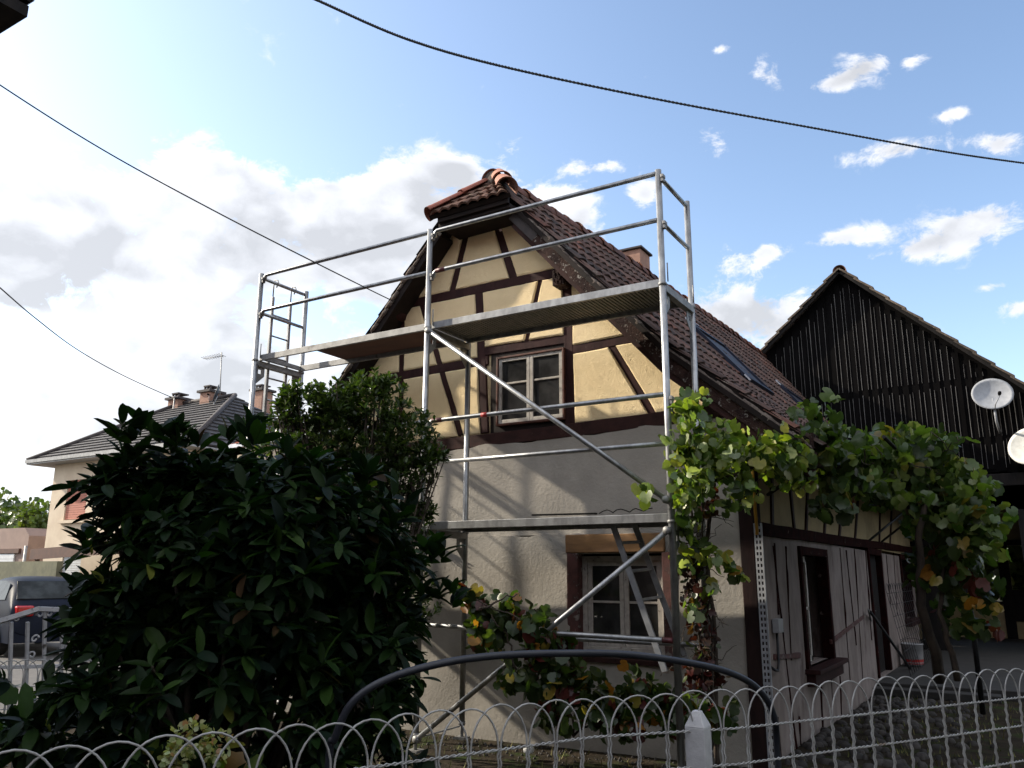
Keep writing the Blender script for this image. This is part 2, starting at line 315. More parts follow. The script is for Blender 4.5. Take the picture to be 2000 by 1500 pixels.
class Leaves:                              # thousands of small bent leaf faces, gathered with numpy
    def __init__(s): s.V = []; s.F = []; s.T = []; s.n = 0
    def add(s, tmpl, faces, pos, mat3, size, tint):   # arrays: pos (k,3) mat3 (k,3,3) size (k,) tint (k,3)
        k = len(pos); nv = len(tmpl); v = np.einsum('kij,nj->kni', mat3, tmpl)*size[:, None, None]+pos[:, None, :]
        s.V.append(v.reshape(-1, 3)); f = np.array(faces)[None]+(np.arange(k)*nv)[:, None, None]+s.n
        s.F.append(f.reshape(-1, f.shape[-1])); s.T.append(np.repeat(tint, nv, axis=0)); s.n += k*nv
    def build(s, name, m, parent=None, base=(0, 0, 0)):
        V = np.concatenate(s.V)-np.array(base); me = bpy.data.meshes.new(name); F = [f for f in s.F]
        me.vertices.add(len(V)); me.vertices.foreach_set('co', V.astype(np.float32).ravel())
        loops = np.concatenate([f.ravel() for f in F]); tot = np.concatenate([np.full(len(f), f.shape[1]) for f in F])
        me.loops.add(len(loops)); me.loops.foreach_set('vertex_index', loops.astype(np.int32))
        me.polygons.add(len(tot)); me.polygons.foreach_set('loop_start', np.concatenate([[0], np.cumsum(tot)[:-1]]).astype(np.int32))
        me.polygons.foreach_set('loop_total', tot.astype(np.int32)); me.polygons.foreach_set('use_smooth', np.ones(len(tot), dtype=bool)); me.update(calc_edges=True)
        at = me.color_attributes.new('tint', 'FLOAT_COLOR', 'POINT'); at.data.foreach_set('color', np.c_[np.concatenate(s.T), np.ones(len(V))].astype(np.float32).ravel())
        me.materials.append(M[m]); o = bpy.data.objects.new(name, me); COL.objects.link(o); o.parent = parent; return o
def frames(out, up_rand=.5, n=None):       # leaf frames: y axis = out (tip direction), z = leaf normal
    out = out/np.linalg.norm(out, axis=1)[:, None]; r = rng.normal(size=out.shape)*up_rand+np.array([0, 0, 1.])
    x = np.cross(out, r); x /= np.linalg.norm(x, axis=1)[:, None]+1e-9; z = np.cross(x, out)
    return np.stack([x, out, z], axis=2)
# lance leaf: folded along the midrib and drooping at its tip
_w = [0, .13, .175, .165, .10, .0]; _t = [0, .18, .42, .66, .87, 1.]
LAUREL = np.array([[k*w, t, -.16*t*t+abs(k)*w*.35] for t, w in zip(_t, _w) for k in (-1, 0, 1)]); LAUREL_F = [(3*i+j, 3*i+j+1, 3*i+j+4, 3*i+j+3) for i in range(5) for j in (0, 1)]
_w2 = [0, .16, .19, 0]; _t2 = [0, .3, .7, 1.]
SMALL = np.array([[k*w, t, -.1*t*t+abs(k)*w*.3] for t, w in zip(_t2, _w2) for k in (-1, 0, 1)]); SMALL_F = [(3*i+j, 3*i+j+1, 3*i+j+4, 3*i+j+3) for i in range(3) for j in (0, 1)]
# vine leaf: heart-shaped, shallow lobes, cupped
_a = np.radians([0, 22, 42, 60, 82, 108, 135, 158]); _rr = np.array([.66, .55, .59, .50, .57, .53, .52, .42])
_o = [(0, .66)]+[(r*math.sin(a), r*math.cos(a)) for a, r in zip(_a[1:], _rr[1:])]
_o = _o+[(0, -.12)]+[(-x, y) for x, y in reversed(_o[1:])]
def vineleaf(cup, fold): return np.array([[0, .08, 0.]]+[[x, y, cup*(x*x+y*y)+fold*abs(x)-.12*max(y, 0)**2] for x, y in _o])+np.array([0, .12, 0])
VINES = [vineleaf(-.25, .25), vineleaf(.25, -.1), vineleaf(-.45, -.05), vineleaf(.1, .4)]; VINE_F = [(0, i, i % len(_o)+1) for i in range(1, len(_o)+1)]
def pick(pal, k, j=.18):
    w = np.array([p[1] for p in pal], float); w /= w.sum(); c = np.array([p[0] for p in pal])[rng.choice(len(pal), k, p=w)]
    return np.clip(c*rng.uniform(1-j, 1+j, (k, 1))*rng.uniform(1-j/2, 1+j/2, (k, 3)), 0, 1)
VPAL = [((.12, .17, .04), 4), ((.05, .085, .025), 5), ((.20, .25, .05), 4), ((.34, .34, .08), 1.3), ((.30, .34, .20), 3), ((.30, .15, .03), .2), ((.10, .02, .02), .2)]  # the paler greens put sunlit highlights into the leaf colour
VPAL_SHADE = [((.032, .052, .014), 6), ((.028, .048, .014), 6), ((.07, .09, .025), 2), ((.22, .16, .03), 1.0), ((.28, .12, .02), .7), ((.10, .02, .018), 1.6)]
VPAL_RED = [((.06, .012, .012), 5), ((.04, .016, .013), 4), ((.12, .06, .02), .7), ((.05, .07, .02), 1.5)]
def vine_leaves(L, P, size=(.07, .13), pal=VPAL, hang=.5):
    k = len(P); out = rng.normal(size=(k, 3))+np.array([0, 0, -hang*2]); fr = frames(out, 2.0)
    sz = rng.uniform(*size, k)*1.05; idx = rng.integers(0, 4, k); tint = pick(pal, k)
    for i in range(4):
        q = idx == i
        if q.any(): L.add(VINES[i], VINE_F, P[q], fr[q], sz[q], tint[q])

# ------------------------------------------------------------------ ground
D = 1.10                                    # facade plane Y
g_ = MB(); nx = 90
def gz(x, y): return .03*math.sin(x*.9+1)*math.sin(y*.8)*(1 if abs(x) < 12 and abs(y) < 14 else 0)-.03
g_.quadgrid(lambda u, v: (lambda x, y: (x, y, gz(x, y)))(-30+60*u, -30+60*v), nx, nx)
g_.quadgrid(lambda u, v: (-900+1800*u, -900+1800*v, -.09), 4, 4)
struct(g_.build('ground', 'soil'))
rd = MB(); rd.box((-60, -2.2, -.06), (-6.6, 7.2, .012)); struct(rd.build('road', 'asphalt'))
pv = MB(); pv.box((.36, 6.9, -.05), (9, 22, .09)); pv.box((.36, 6.6, -.05), (1.9, 6.9, .045)); struct(pv.build('path', 'paving', bevel=.01))
kb = MB(); kb.box((-6.75, -2.4, -.05), (-6.6, 8, .09)); struct(kb.build('kerb', 'mossy_concrete', bevel=.01))

# ------------------------------------------------------------------ farmhouse
H = thing('half_timbered_house', 'small half-timbered farmhouse with yellow plaster gable and steep clay tiled roof behind the scaffold', 'house', (-2.5, D, 0))
XR, XL = .36, -5.25
def zr(Y): return float(np.interp(Y, [.6, 1.2, 3, 5, 8.5, 13], [6.13, 6.13, 6.27, 6.41, 6.56, 6.74]))
def zroof(X, Y):                            # top of the right slope (kicks out towards the eave)
    t = (X+2.5)/3.45; z0 = 6.25-1.146*(X+2.5) if X < -.3 else 3.729-.87*(X+.3)
    return z0+(zr(Y)-6.25)*(1-t)
def zleft(X, Y):
    z0 = 6.25+1.23*(X+2.5) if X > -4.7 else 3.544+.9*(X+4.7); return z0+(zr(Y)-6.25)*(1-(-2.5-X)/3.2)
q = lambda x, y: (on(x, y, 1, D)[0], on(x, y, 1, D)[2])
# core walls
gab = [(XL, 2.9), (XR, 2.9), (XR, 3.0), (-.3, 3.55), (-1.98, 5.47), (-2.98, 5.47), (-4.7, 3.40), (XL, 2.95)]
b = MB(); b.prism([(x, D+.035, z) for x, z in gab], (0, .22, 0)); b.build('gable_wall', 'yellow_plaster', H)
# timber framing : (x0,y0,x1,y1,width px) as seen in the photo, put on the facade plane
beams = [(795, 594, 1130, 523, 18), (935, 574, 945, 842, 18), (1106, 522, 1113, 832, 20), (673, 753, 945, 704, 17), (1112, 684, 1285, 650, 18), (945, 686, 1108, 661, 17),
         (785, 600, 781, 868, 13), (822, 590, 898, 846, 13), (1192, 672, 1276, 812, 14), (1056, 541, 1026, 672, 10), (917, 428, 880, 578, 15), (963, 420, 1004, 550, 17)]
def strip(bm):
    x0, y0, x1, y1, w = bm; a = on(x0, y0, 1, D); c = on(x1, y1, 1, D); mid = on((x0+x1)/2, (y0+y1)/2, 1, D)
    dd = float((mid-CAM)@FW); return Vector(a), Vector(c), w*dd/F_PX*.98
sill_l, sill_r = (XL, 2.87), (.46, 3.03)
# plaster panels: the gable outline minus every beam strip
outline = [(-5.1, 3.03), (XR-.02, 3.09), (-.25, 3.42), (-2.02, 5.40), (-2.94, 5.40), (-4.72, 3.31)]
outline = [(-4.95, 3.03)]+[tuple(q(x, y)) for x, y in ((1300, 808), (1425, 796), (1350, 730), (1217, 620), (1102, 518), (997, 419))]+[(-2.95, 5.45)]+[tuple(q(x, y)) for x, y in ((878, 452), (794, 586), (690, 742), (650, 800))]
def clip(poly, n, c, keep):                 # keep side of n.p=c
    out = []; L = len(poly)
    for i in range(L):
        a, b2 = poly[i], poly[(i+1) % L]; da = (n[0]*a[0]+n[1]*a[1]-c)*keep; db = (n[0]*b2[0]+n[1]*b2[1]-c)*keep
        if da >= 0: out.append(a)
        if da*db < 0: t = da/(da-db); out.append((a[0]+(b2[0]-a[0])*t, a[1]+(b2[1]-a[1])*t))
    return out
def area(p): return abs(sum(p[i][0]*p[(i+1) % len(p)][1]-p[(i+1) % len(p)][0]*p[i][1] for i in range(len(p))))/2 if len(p) > 2 else 0
def cut(polys, a, c, w, ext=.04):
    a = Vector((a.x, a.z)); c = Vector((c.x, c.z)); d = (c-a).normalized(); n = Vector((-d.y, d.x)); cc = n.dot(a); res = []
    for p in polys:
        lo, hi = d.dot(a)-ext, d.dot(c)+ext
        inner = clip(clip(p, n, cc-w/2, 1), n, cc+w/2, -1) if area(p) > 0 else []
        body = clip(clip(inner, d, lo, 1), d, hi, -1) if inner else []
        if area(body) < 3e-3 or area(body) < .45*area(inner): res.append(p); continue
        for pc in (clip(p, n, cc-w/2, -1), clip(p, n, cc+w/2, 1)):
            if area(pc) > .004: res.append(pc)
    return res
panels = [outline]
for bm in beams: panels = cut(panels, *strip(bm))
w1 = [on(x, y, 1, D) for x, y in ((955, 690), (1101, 662), (1101, 815), (957, 830))]
panels = [p for p in panels if not (-2.4 < sum(a[0] for a in p)/len(p) < -1.6 and 3.1 < sum(a[1] for a in p)/len(p) < 3.8)]
pm_ = MB()
for p in panels:
    # wobbly subdivided outline, bevelled edge, cushion-like face
    pts = []
    for i in range(len(p)):
        a, c = Vector(p[i]), Vector(p[(i+1) % len(p)]); n = max(1, int((c-a).length/.07))
        for k in range(n): pts.append(a.lerp(c, k/n))
    cx = Vector((sum(a.x for a in pts)/len(pts), sum(a.y for a in pts)/len(pts)))
    dd = [(a-cx).length for a in pts]; mn = min(dd)
    ring = [[cx+(a-cx)*(1-i/max(r, .05)) for a, r in zip(pts, dd)] for i in (-.002, .004, .02)]
    for rg in ring:
        for k in range(len(rg)): rg[k] = rg[k]+Vector((random.uniform(-.003, .003), random.uniform(-.003, .003)))
    ys = (D+.036, D+.004, D-.006); n = len(pts); vs = []
    for rg, y in zip(ring, ys): vs += [(a.x, y, a.y) for a in rg]
    fs = [(j*n+i, j*n+(i+1) % n, (j+1)*n+(i+1) % n, (j+1)*n+i) for j in range(2) for i in range(n)]+[tuple(2*n+i for i in range(n))]
    pm_.add(vs, fs)
pm_.build('plaster_panel', 'yellow_plaster', H)
for i, bm in enumerate(beams):
    a, c, w = strip(bm); d = (c-a).normalized(); e = .02 if i not in (0, 3, 4) else .05
    MB().bar(a-d*e+Vector((0, .022+.0013*i, 0)), c+d*e+Vector((0, .022+.0013*i, 0)), w, .04).build('timber_beam', 'timber', H, bevel=.006, wobble=.014)
MB().bar((XL, D+.004, 2.935), (-1.3, D+.004, 3.0), .135, .07).build('timber_beam', 'timber_flat', H, bevel=.008, wobble=.018)
MB().bar((-1.3, D+.004, 3.0), (.44, D+.004, 3.055), .135, .075).build('timber_beam', 'timber_flat', H, bevel=.008, wobble=.018)
# rafters seen along both edges of the gable
for pts in (((1440, 812), (1356, 738)), ((1356, 738), (1222, 622)), ((1222, 622), (1109, 524)), ((1109, 524), (1000, 416))):
    a, c = [Vector(on(x, y, 1, D-.01)) for x, y in pts]; o = Vector((.05, 0, .05))
    d = (c-a).normalized(); MB().bar(a+o-d*.02, c+o+d*.02, .13, .08).build('rafter', 'timber_flat', H, bevel=.005)
for pts in (((878, 448), (794, 580)), ((794, 580), (640, 812))):
    a, c = [Vector(on(x, y, 1, D-.01)) for x, y in pts]; o = Vector((-.05, 0, .05)); d = (c-a).normalized()
    MB().bar(a+o-d*.02, c+o+d*.02, .13, .08).build('rafter', 'timber_flat', H, bevel=.005)
# purlin ends
k = on(785, 618, 1, D); MB().lathe([(.0, 0), (.07, 0), (.085, .06), (.085, .16), (.06, .2)], (k[0], D-.16, k[2]), (0, 1, 0), 8).build('purlin_end', 'timber', H)
k = on(1104, 550, 1, D); p = MB(); p.box((k[0]-.065, D-.17, k[2]-.09), (k[0]+.065, D+.02, k[2]+.08))
for i in range(26): c = Vector((k[0]+random.uniform(-.055, .055), D-.175, k[2]+random.uniform(-.09, .07))); p.bar(c, c+Vector((random.uniform(-.02, .02), -.004, .035)), .016, .018)
p.build('purlin_end', 'bargeboard', H, bevel=.004)

# ground-floor gable wall, with the opening of the lower window
def wall_with_holes(b, axis, c0, c1, u0, u1, z0, z1, holes):
    us = sorted({u0, u1, *[h[0] for h in holes], *[h[1] for h in holes]}); zs = sorted({z0, z1, *[h[2] for h in holes], *[h[3] for h in holes]})
    for i in range(len(us)-1):
        for j in range(len(zs)-1):
            um, zm = (us[i]+us[i+1])/2, (zs[j]+zs[j+1])/2
            if any(h[0] < um < h[1] and h[2] < zm < h[3] for h in holes): continue
            if axis == 1: b.box((us[i], c0, zs[j]), (us[i+1], c1, zs[j+1]))
            else: b.box((c0, us[i], zs[j]), (c1, us[i+1], zs[j+1]))
W2 = (-1.46, -.485, .80, 1.755)
def wavy_wall(b, x0, x1, z0, z1, yf, hole=None, n=60):      # gently uneven rendered face with a thick ragged top edge
    nz = max(2, int(n*(z1-z0)/(x1-x0)*1.6))
    xs = np.linspace(x0, x1, n+1); zs = np.linspace(z0, z1, nz+1)
    if hole:
        for h in hole[:2]: xs[np.argmin(abs(xs-h))] = h
        for h in hole[2:]: zs[np.argmin(abs(zs-h))] = h
    def f(x, z):
        y = yf+.009*math.sin(x*2.7+z*1.9)+.006*math.sin(x*6.1-z*4.3)+.004*math.sin(z*9+x*3)
        if z >= z1-1e-6: y += .0
        return (x, y, z+(.118*(x-x0)/(x1-x0) if z1 > 2.5 and z >= z1-1e-6 else 0)-(0 if z < z1-1e-6 else -.012*math.sin(x*7)-.008*math.sin(x*17)))
    vs = [f(x, z) for x in xs for z in zs]; fs = []
    for i in range(len(xs)-1):
        for j in range(len(zs)-1):
            if hole and hole[0]-1e-6 <= xs[i] and xs[i+1] <= hole[1]+1e-6 and hole[2]-1e-6 <= zs[j] and zs[j+1] <= hole[3]+1e-6: continue
            fs.append((i*len(zs)+j, (i+1)*len(zs)+j, (i+1)*len(zs)+j+1, i*len(zs)+j+1))
    b.add(vs, fs, None, True)
    tp = [f(x, zs[-1]) for x in xs]; b.add(tp+[(p[0], yf+.12, p[2]+.01) for p in tp], [(i, i+1, i+2+len(xs)-1, i+1+len(xs)-1) for i in range(len(xs)-1)])
b = MB(); wavy_wall(b, XL, .30, 1.945, 2.855, D-.03, None); wavy_wall(b, XL, .30, -.1, 1.945, D-.055, W2)
wall_with_holes(b, 1, D+.01, D+.25, XL, XR-.02, -.1, 2.86, [W2])
b.box((.30, D-.05, -.1), (.30+.01, D+.02, 2.86))
b.build('lower_wall', 'grey_plaster', H)
MB().box((-1.50, D-.075, 1.765), (-.47, D+.10, 1.94)).build('window_lintel', 'oak_lintel', H, bevel=.008, wobble=.012)
for i, (x0, x1) in enumerate(((.30, .47),)):
    MB().box((x0-.06, D-.09, -.05), (XR+.012, D+.16, 3.0)).build('corner_post', 'dark_post', H, bevel=.01, wobble=.02)
# black sheets paint the unlit rooms behind the windows
b = MB(); b.box((-5, D+.9, 0), (.1, D+.95, 2.8)); b.box((-3.2, D+.9, 2.8), (-1.2, D+.95, 4.1)); b.build('interior_wall', 'black', H)

def window(name, x0, x1, z0, z1, yf, cols, rows, frame_m, wood_m, fr=.04, sash=.045, curtain=True, reveal=.03):
    w = MB(); w.box((x0, yf, z0), (x0+fr, yf+.07, z1)); w.box((x1-fr, yf, z0), (x1, yf+.07, z1)); w.box((x0+fr, yf+.001, z1-fr), (x1-fr, yf+.07, z1)); w.box((x0+fr, yf+.001, z0), (x1-fr, yf+.07, z0+fr))
    W_ = w.build(name, frame_m, H, bevel=.004); n = len(cols)
    xa, xb = x0+fr+.002, x1-fr-.002; wd = (xb-xa)/n
    for k in range(n):
        l, r = xa+wd*k+.002, xa+wd*(k+1)-.002; s = MB(); yy = yf+.014
        s.box((l, yy, z0+fr), (l+sash, yy+.04, z1-fr)); s.box((r-sash, yy, z0+fr), (r, yy+.04, z1-fr)); s.box((l+sash, yy+.001, z0+fr+.001), (r-sash, yy+.04, z0+fr+sash*1.1)); s.box((l+sash, yy+.001, z1-fr-sash), (r-sash, yy+.04, z1-fr-.001))
        for t in rows:
            zz = z0+fr+sash+(z1-z0-2*fr-2*sash)*t; s.box((l+sash, yy+.006, zz-.011), (r-sash, yy+.034, zz+.011))
        s.build('sash', wood_m, W_, bevel=.003)
        gl = MB(); gl.box((l+sash-.004, yy+.018, z0+fr+sash), (r-sash+.004, yy+.022, z1-fr-sash+.004)); gl.build('pane', 'window_glass', W_)
    return W_
mat('oxblood', (.030, .009, .008), (.016, .007, .007), 8, rough=.9, bump=.7, bscale=40, bdist=.005, c3=(.16, .13, .12), s3=7, t3=(.63, .7), spec=.03)
mat('red_frame', (.11, .035, .02), (.06, .02, .015), 14, rough=.7, bump=.4, bscale=60, bdist=.002)
# dark flat panel stands in for the shaded depth around the upper window
b = MB(); b.box((-2.48, D+.02, 3.95), (-1.52, D+.24, 4.05)); b.box((-2.46, D+.022, 3.02), (-1.5, D+.034, 3.98)); b.build('reveal', 'soffit_wood', H)
window('window', -2.36, -1.52, 3.12, 3.89, D-.03, [0, 1], [.62], 'red_frame', 'window_wood', .022, .038)
window('window', -1.37, -.50, .84, 1.735, D+.03, [0, 1], [.52], 'window_wood', 'window_wood', .05, .045)
mat('peeled_wood', (.10, .035, .03), (.05, .02, .018), 10, rough=.8, bump=.6, bscale=40, bdist=.004, c3=(.22, .19, .17), s3=10, t3=(.55, .66))
for x0, x1 in ((-1.49, -1.37), (-.50, -.40)): MB().box((x0, D-.07, .80), (x1, D+.06, 1.765)).build('window_jamb', 'peeled_wood', H, bevel=.006, wobble=.012)
MB().box((-1.50, D-.11, .755), (-.36, D+.05, .80)).build('window_sill', 'timber_flat', H, bevel=.006, wobble=.01)
MB().box((-1.45, D-.05, .66), (-.42, D+.02, .752)).build('window_sill', 'timber', H, bevel=.006)

# side wall (faces +X): whitewashed boards/plaster below, yellow bays above, crooked band
SW = [(2.66, 4.08, .64, 1.86), (7.15, 8.5, .12, 1.98), (10.9, 12.3, .78, 1.97)]
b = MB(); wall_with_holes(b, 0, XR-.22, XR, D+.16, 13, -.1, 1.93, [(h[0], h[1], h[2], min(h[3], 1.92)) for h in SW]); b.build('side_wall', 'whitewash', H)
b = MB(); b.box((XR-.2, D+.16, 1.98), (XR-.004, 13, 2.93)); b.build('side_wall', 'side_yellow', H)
for a, c in (((1.26, 1.965), (5.2, 2.0)), ((5.2, 2.0), (9, 2.06)), ((9, 2.06), (13, 2.10))):
    MB().bar((XR+.004, a[0], a[1]), (XR+.004, c[0], c[1]), .12, .06, (1, 0, 0)).build('timber_beam', 'oxblood', H, bevel=.008, wobble=.03)
for (x, y, x2, y2) in ((1543, 960, 1552, 1046), (1575, 950, 1573, 1048), (1610, 950, 1609, 1052), (1640, 960, 1638, 1054), (1670, 960, 1669, 1055), (1713, 960, 1717, 1060), (1735, 970, 1738, 1062), (1505, 930, 1508, 1040)):
    a, c = on(x, y, 0, XR), on(x2, y2, 0, XR); a = a+(a-c)*1.6
    MB().bar((XR+.0015, a[1], min(a[2], 3.2)), (XR+.0015, c[1], c[2]), .075, .03, (1, 0, 0)).build('timber_post', 'timber', H, bevel=.005, wobble=.015)
for (x, y, x2, y2) in ((1534, 1068, 1545, 1290), (1668, 1072, 1685, 1330), (1690, 1075, 1702, 1250), (1745, 1080, 1752, 1200), (1560, 1400, 1566, 1490), (1640, 1320, 1645, 1420), (1512, 1060, 1520, 1200), (1509, 1065, 1556, 1480), (1640, 1070, 1660, 1330), (1652, 1075, 1672, 1260), (1600, 1300, 1608, 1440), (1622, 1290, 1628, 1420), (1730, 1080, 1739, 1180), (1518, 1400, 1524, 1480)):
    a, c = on(x, y, 0, XR), on(x2, y2, 0, XR)
    MB().bar((XR+.002, a[1], a[2]), (XR+.002, c[1], max(c[2], 0)), random.uniform(.012, .05), .012, (1, 0, 0)).build('crack_strip', 'oxblood', H, wobble=.03)
# rotten rail left bare in the whitewash
for (x, y, x2, y2) in ((1622, 1254, 1650, 1232), (1650, 1232, 1685, 1205), (1510, 1283, 1560, 1280)):
    a, c = on(x, y, 0, XR), on(x2, y2, 0, XR); MB().bar((XR+.004, a[1], a[2]), (XR+.004, c[1], c[2]), .05, .03, (1, 0, 0)).build('bare_rail', 'peeled_wood', H, bevel=.004, wobble=.03)
def side_frame(h, fw, name, m='oxblood'):
    y0, y1, z0, z1 = h; b = MB(); b.box((XR-.10, y0, z0), (XR+.03, y0+fw, z1)); b.box((XR-.10, y1-fw, z0), (XR+.03, y1, z1)); b.box((XR-.10, y0+fw, z1-fw), (XR+.031, y1-fw, z1)); return b.build(name, m, H, bevel=.006, wobble=.012)
w = side_frame(SW[0], .09, 'window'); y0, y1, z0, z1 = SW[0]
b = MB(); b.box((XR-.30, y0+.09, z0), (XR-.25, y1, z1)); b.build('pane', 'black', w)  # black sheet paints the dark room behind the open casement
b = MB()                                   # casement folded inwards, seen edge on
for (a0, a1, c0, c1) in ((y0+.1, y0+.16, z0+.04, z1-.1), (y0+.42, y0+.48, z0+.04, z1-.1), (y0+.1, y0+.48, z0+.04, z0+.1), (y0+.1, y0+.48, z1-.16, z1-.1), (y0+.1, y0+.48, 1.2, 1.235)): b.box((XR-.06, a0, c0), (XR-.025, a1, c1))
b.build('casement', 'window_wood', w, bevel=.003)
b = MB(); b.box((XR-.05, y0-.05, z0-.045), (XR+.15, y1+.1, z0)); b.box((XR, y0, z0-.17), (XR+.09, y1+.06, z0-.048)); b.build('sill', 'timber', w, bevel=.006)
dr = side_frame(SW[1], .10, 'door'); b = MB(); y0, y1, z0, z1 = SW[1]
for i in range(8): b.box((XR-.09-.004*(i % 2), y0+.1+i*(y1-y0-.2)/8, z0), (XR-.06, y0+.1+(i+.93)*(y1-y0-.2)/8, z1-.1))
b.build('door_leaf', 'dark_wood', dr, bevel=.003); MB().tube([(XR-.05, y0+.25, 1.05), (XR+.0, y0+.25, 1.05), (XR+.0, y0+.36, 1.05)], .008).build('handle', 'iron', dr)
w = side_frame(SW[2], .10, 'window'); b = MB(); b.box((XR-.12, SW[2][0]+.1, SW[2][2]), (XR-.08, SW[2][1]-.1, SW[2][3])); b.build('pane', 'window_glass', w)
b = MB(); b.box((XR-.05, SW[2][0]-.03, SW[2][2]-.12), (XR+.12, SW[2][1]+.03, SW[2][2])); b.build('sill', 'timber', w, bevel=.006)
b = MB(); b.box((XL, D+.2, -.1), (XL+.2, 13, 3.0)); b.box((XL, 12.8, -.1), (XR-.23, 13, 3.0)); b.prism([(x, 12.8, z) for x, z in [(XL, 3.0), (XR-.25, 3.0), (-.3, 3.6), (-2.5, 6.2), (-4.7, 3.4)]], (0, .15, 0)); b.build('back_wall', 'grey_plaster', H)
b = MB(); b.box((.43, D-.25, .96), (.52, D-.21, 1.14)) if False else None

# roof covering: every tile is its own little S-curved slab inside one mesh
VY = .80                                    # verge plane
def tiles(b, F, s0, s1, rows, cols, keep=None, lift=.030, prof=.034, wn=4, flat=False):
    def nrm(s, t):
        e = 1e-3; p = Vector(F(s, t)); return ((Vector(F(s+e, t))-p).cross(Vector(F(s, t+e))-p)).normalized()
    sgn = 1 if nrm(s0+.1, .3).z > 0 else -1
    for j in range(rows):
        off = random.uniform(-.01, .01)
        for i in range(cols):
            a, c = s0+(s1-s0)*i/cols, s0+(s1-s0)*(i+1)/cols; t0, t1 = j/rows-.004, (j+1)/rows+.12/rows
            sm, tm = (a+c)/2, (j+.5)/rows
            if keep and not keep(sm, tm): continue
            n = nrm(sm, tm)*sgn; vs = []; dz = random.uniform(-.004, .006); sk = random.uniform(-.006, .006)
            for (t, lf) in ((t0, .004), (t1+random.uniform(-.015, .015)/rows, lift+dz)):
                for m_ in range(wn+1):
                    u = m_/wn; h = (0 if flat else prof*math.sin(u*math.pi)**1)+random.uniform(-.0015, .0015)
                    if not flat and u > .8: h = prof*.15
                    vs.append(Vector(F(a+(c-a)*u*1.02+sk, t))+n*(lf+h))
            lo = [v-n*(.018) for v in vs[wn+1:]]; vs += lo; W_ = wn+1
            fs = [(m_, m_+1, m_+1+W_, m_+W_) for m_ in range(wn)]+[(W_+m_, W_+m_+1, 2*W_+m_+1, 2*W_+m_) for m_ in range(wn)]
            r = random.random(); k = random.uniform(.6, 1.35); tn = (k, k*.95, k*.9) if r < .8 else ((k*.6, k*.7, k*.75) if r < .92 else (k*1.5, k*1.1, k*.95))
            b.add(vs, fs, tn, False)
FRr = lambda s, t: (lambda X: (X, s, zroof(X, s)))(-2.46+3.45*t)
def hipcut(s, X, side):                     # is (X, s) outside the small hip?
    hx = abs(X+2.5); return s > 1.32-.62*min(hx, .52)/.52 if hx < .52 else True
rf = MB(); tiles(rf, FRr, VY, 13.05, 17, 62, keep=lambda s, t: hipcut(s, -2.46+3.45*t, 1))
RT_ = rf.build('roof', 'roof_tile', H)
FRl = lambda s, t: (lambda X: (X, s, zleft(X, s)))(-2.54-3.1*t)
rf = MB(); tiles(rf, FRl, VY, 13.05, 17, 62, keep=lambda s, t: hipcut(s, -2.54-3.1*t, 1)); rf.build('roof', 'roof_tile', H)
# little hip over the gable top
HA, HB, HP = Vector((-2.93, .60, 5.53)), Vector((-1.93, .60, 5.55)), Vector((-2.5, 1.30, 6.14))
def FH(s, t):
    p = HP.lerp(HA.lerp(HB, s), t); a = HP.lerp(HA, t); c = HP.lerp(HB, t); return tuple(a.lerp(c, s) if t > 0 else HP)
rf = MB()
for j in range(4):
    nc = 2+j*2
    for i in range(nc):
        t0, t1 = j/4, (j+1)/4+.03; s0, s1 = i/nc, (i+1)/nc; n = (HB-HA).cross(HP-HA).normalized(); n = -n if n.z < 0 else n
        A = [Vector(FH(s0+(s1-s0)*u, max(t0, .02)))+n*(.01+.03*math.sin(u*math.pi)) for u in (0, .25, .5, .75, 1)]
        Bq = [Vector(FH(s0+(s1-s0)*u, t1))+n*(.035+.03*math.sin(u*math.pi)) for u in (0, .25, .5, .75, 1)]
        C_ = [p-n*.025 for p in Bq]; k = random.uniform(.7, 1.4)
        rf.add(A+Bq+C_, [(m_, m_+1, m_+6, m_+5) for m_ in range(4)]+[(m_+5, m_+6, m_+11, m_+10) for m_ in range(4)], (k*1.3, k*1.15, k))
rf.build('hip_roof', 'roof_tile', H)
def ridge_tile(p, q, r0, r1, name='ridge_tile', tn=(1, 1, 1), up=(0, 0, 1), parent=None, m='ridge_tile'):
    p, q = Vector(p), Vector(q); d = (q-p).normalized(); u = Vector(up); u = (u-d*u.dot(d)).normalized(); c = d.cross(u); n = 12; b = MB(); vs = []
    for (e, r) in ((p, r0), (p+d*.05, r0), (p+d*.06, r0*.96), (q, r1)):
        for th in (0, .016):
            vs += [e+(c*math.cos(a)+u*math.sin(a))*(r-th) for a in np.linspace(-.15, math.pi+.15, n+1)]
    w = n+1; fs = []
    for s_ in range(3):
        for th in (0, 1): o = (2*s_+th)*w; fs += [(o+i, o+i+1, o+2*w+i+1, o+2*w+i) for i in range(n)]
    fs += [(i, i+1, w+i+1, w+i) for i in range(n)]+[(6*w+i, 6*w+i+1, 7*w+i+1, 7*w+i) for i in range(n)]
    b.add(vs, fs, tn, True); return b.build(name, m, parent or H)
P1, P2 = HP+Vector((-.03, -.02, .02)), HA+Vector((-.01, -.03, .01))
for i in range(2):
    a = P2.lerp(P1, i/2-.02); c = P2.lerp(P1, (i+1)/2+.03); ridge_tile(a, c, .095, .075, 'hip_tile', (1.0, .8, .8), (-.6, 0, .8))
P1, P2 = HP+Vector((.05, -.06, .02)), HB+Vector((.02, -.03, .03))
for i in range(2):
    a = P2.lerp(P1, i/2+.1); c = P2.lerp(P1, (i+1)/2+.08); ridge_tile(a, c, .125, .095, 'hip_tile', (1.35, 1.6, 1.7), (.6, -.2, .8))
yy = 1.12; i = 0
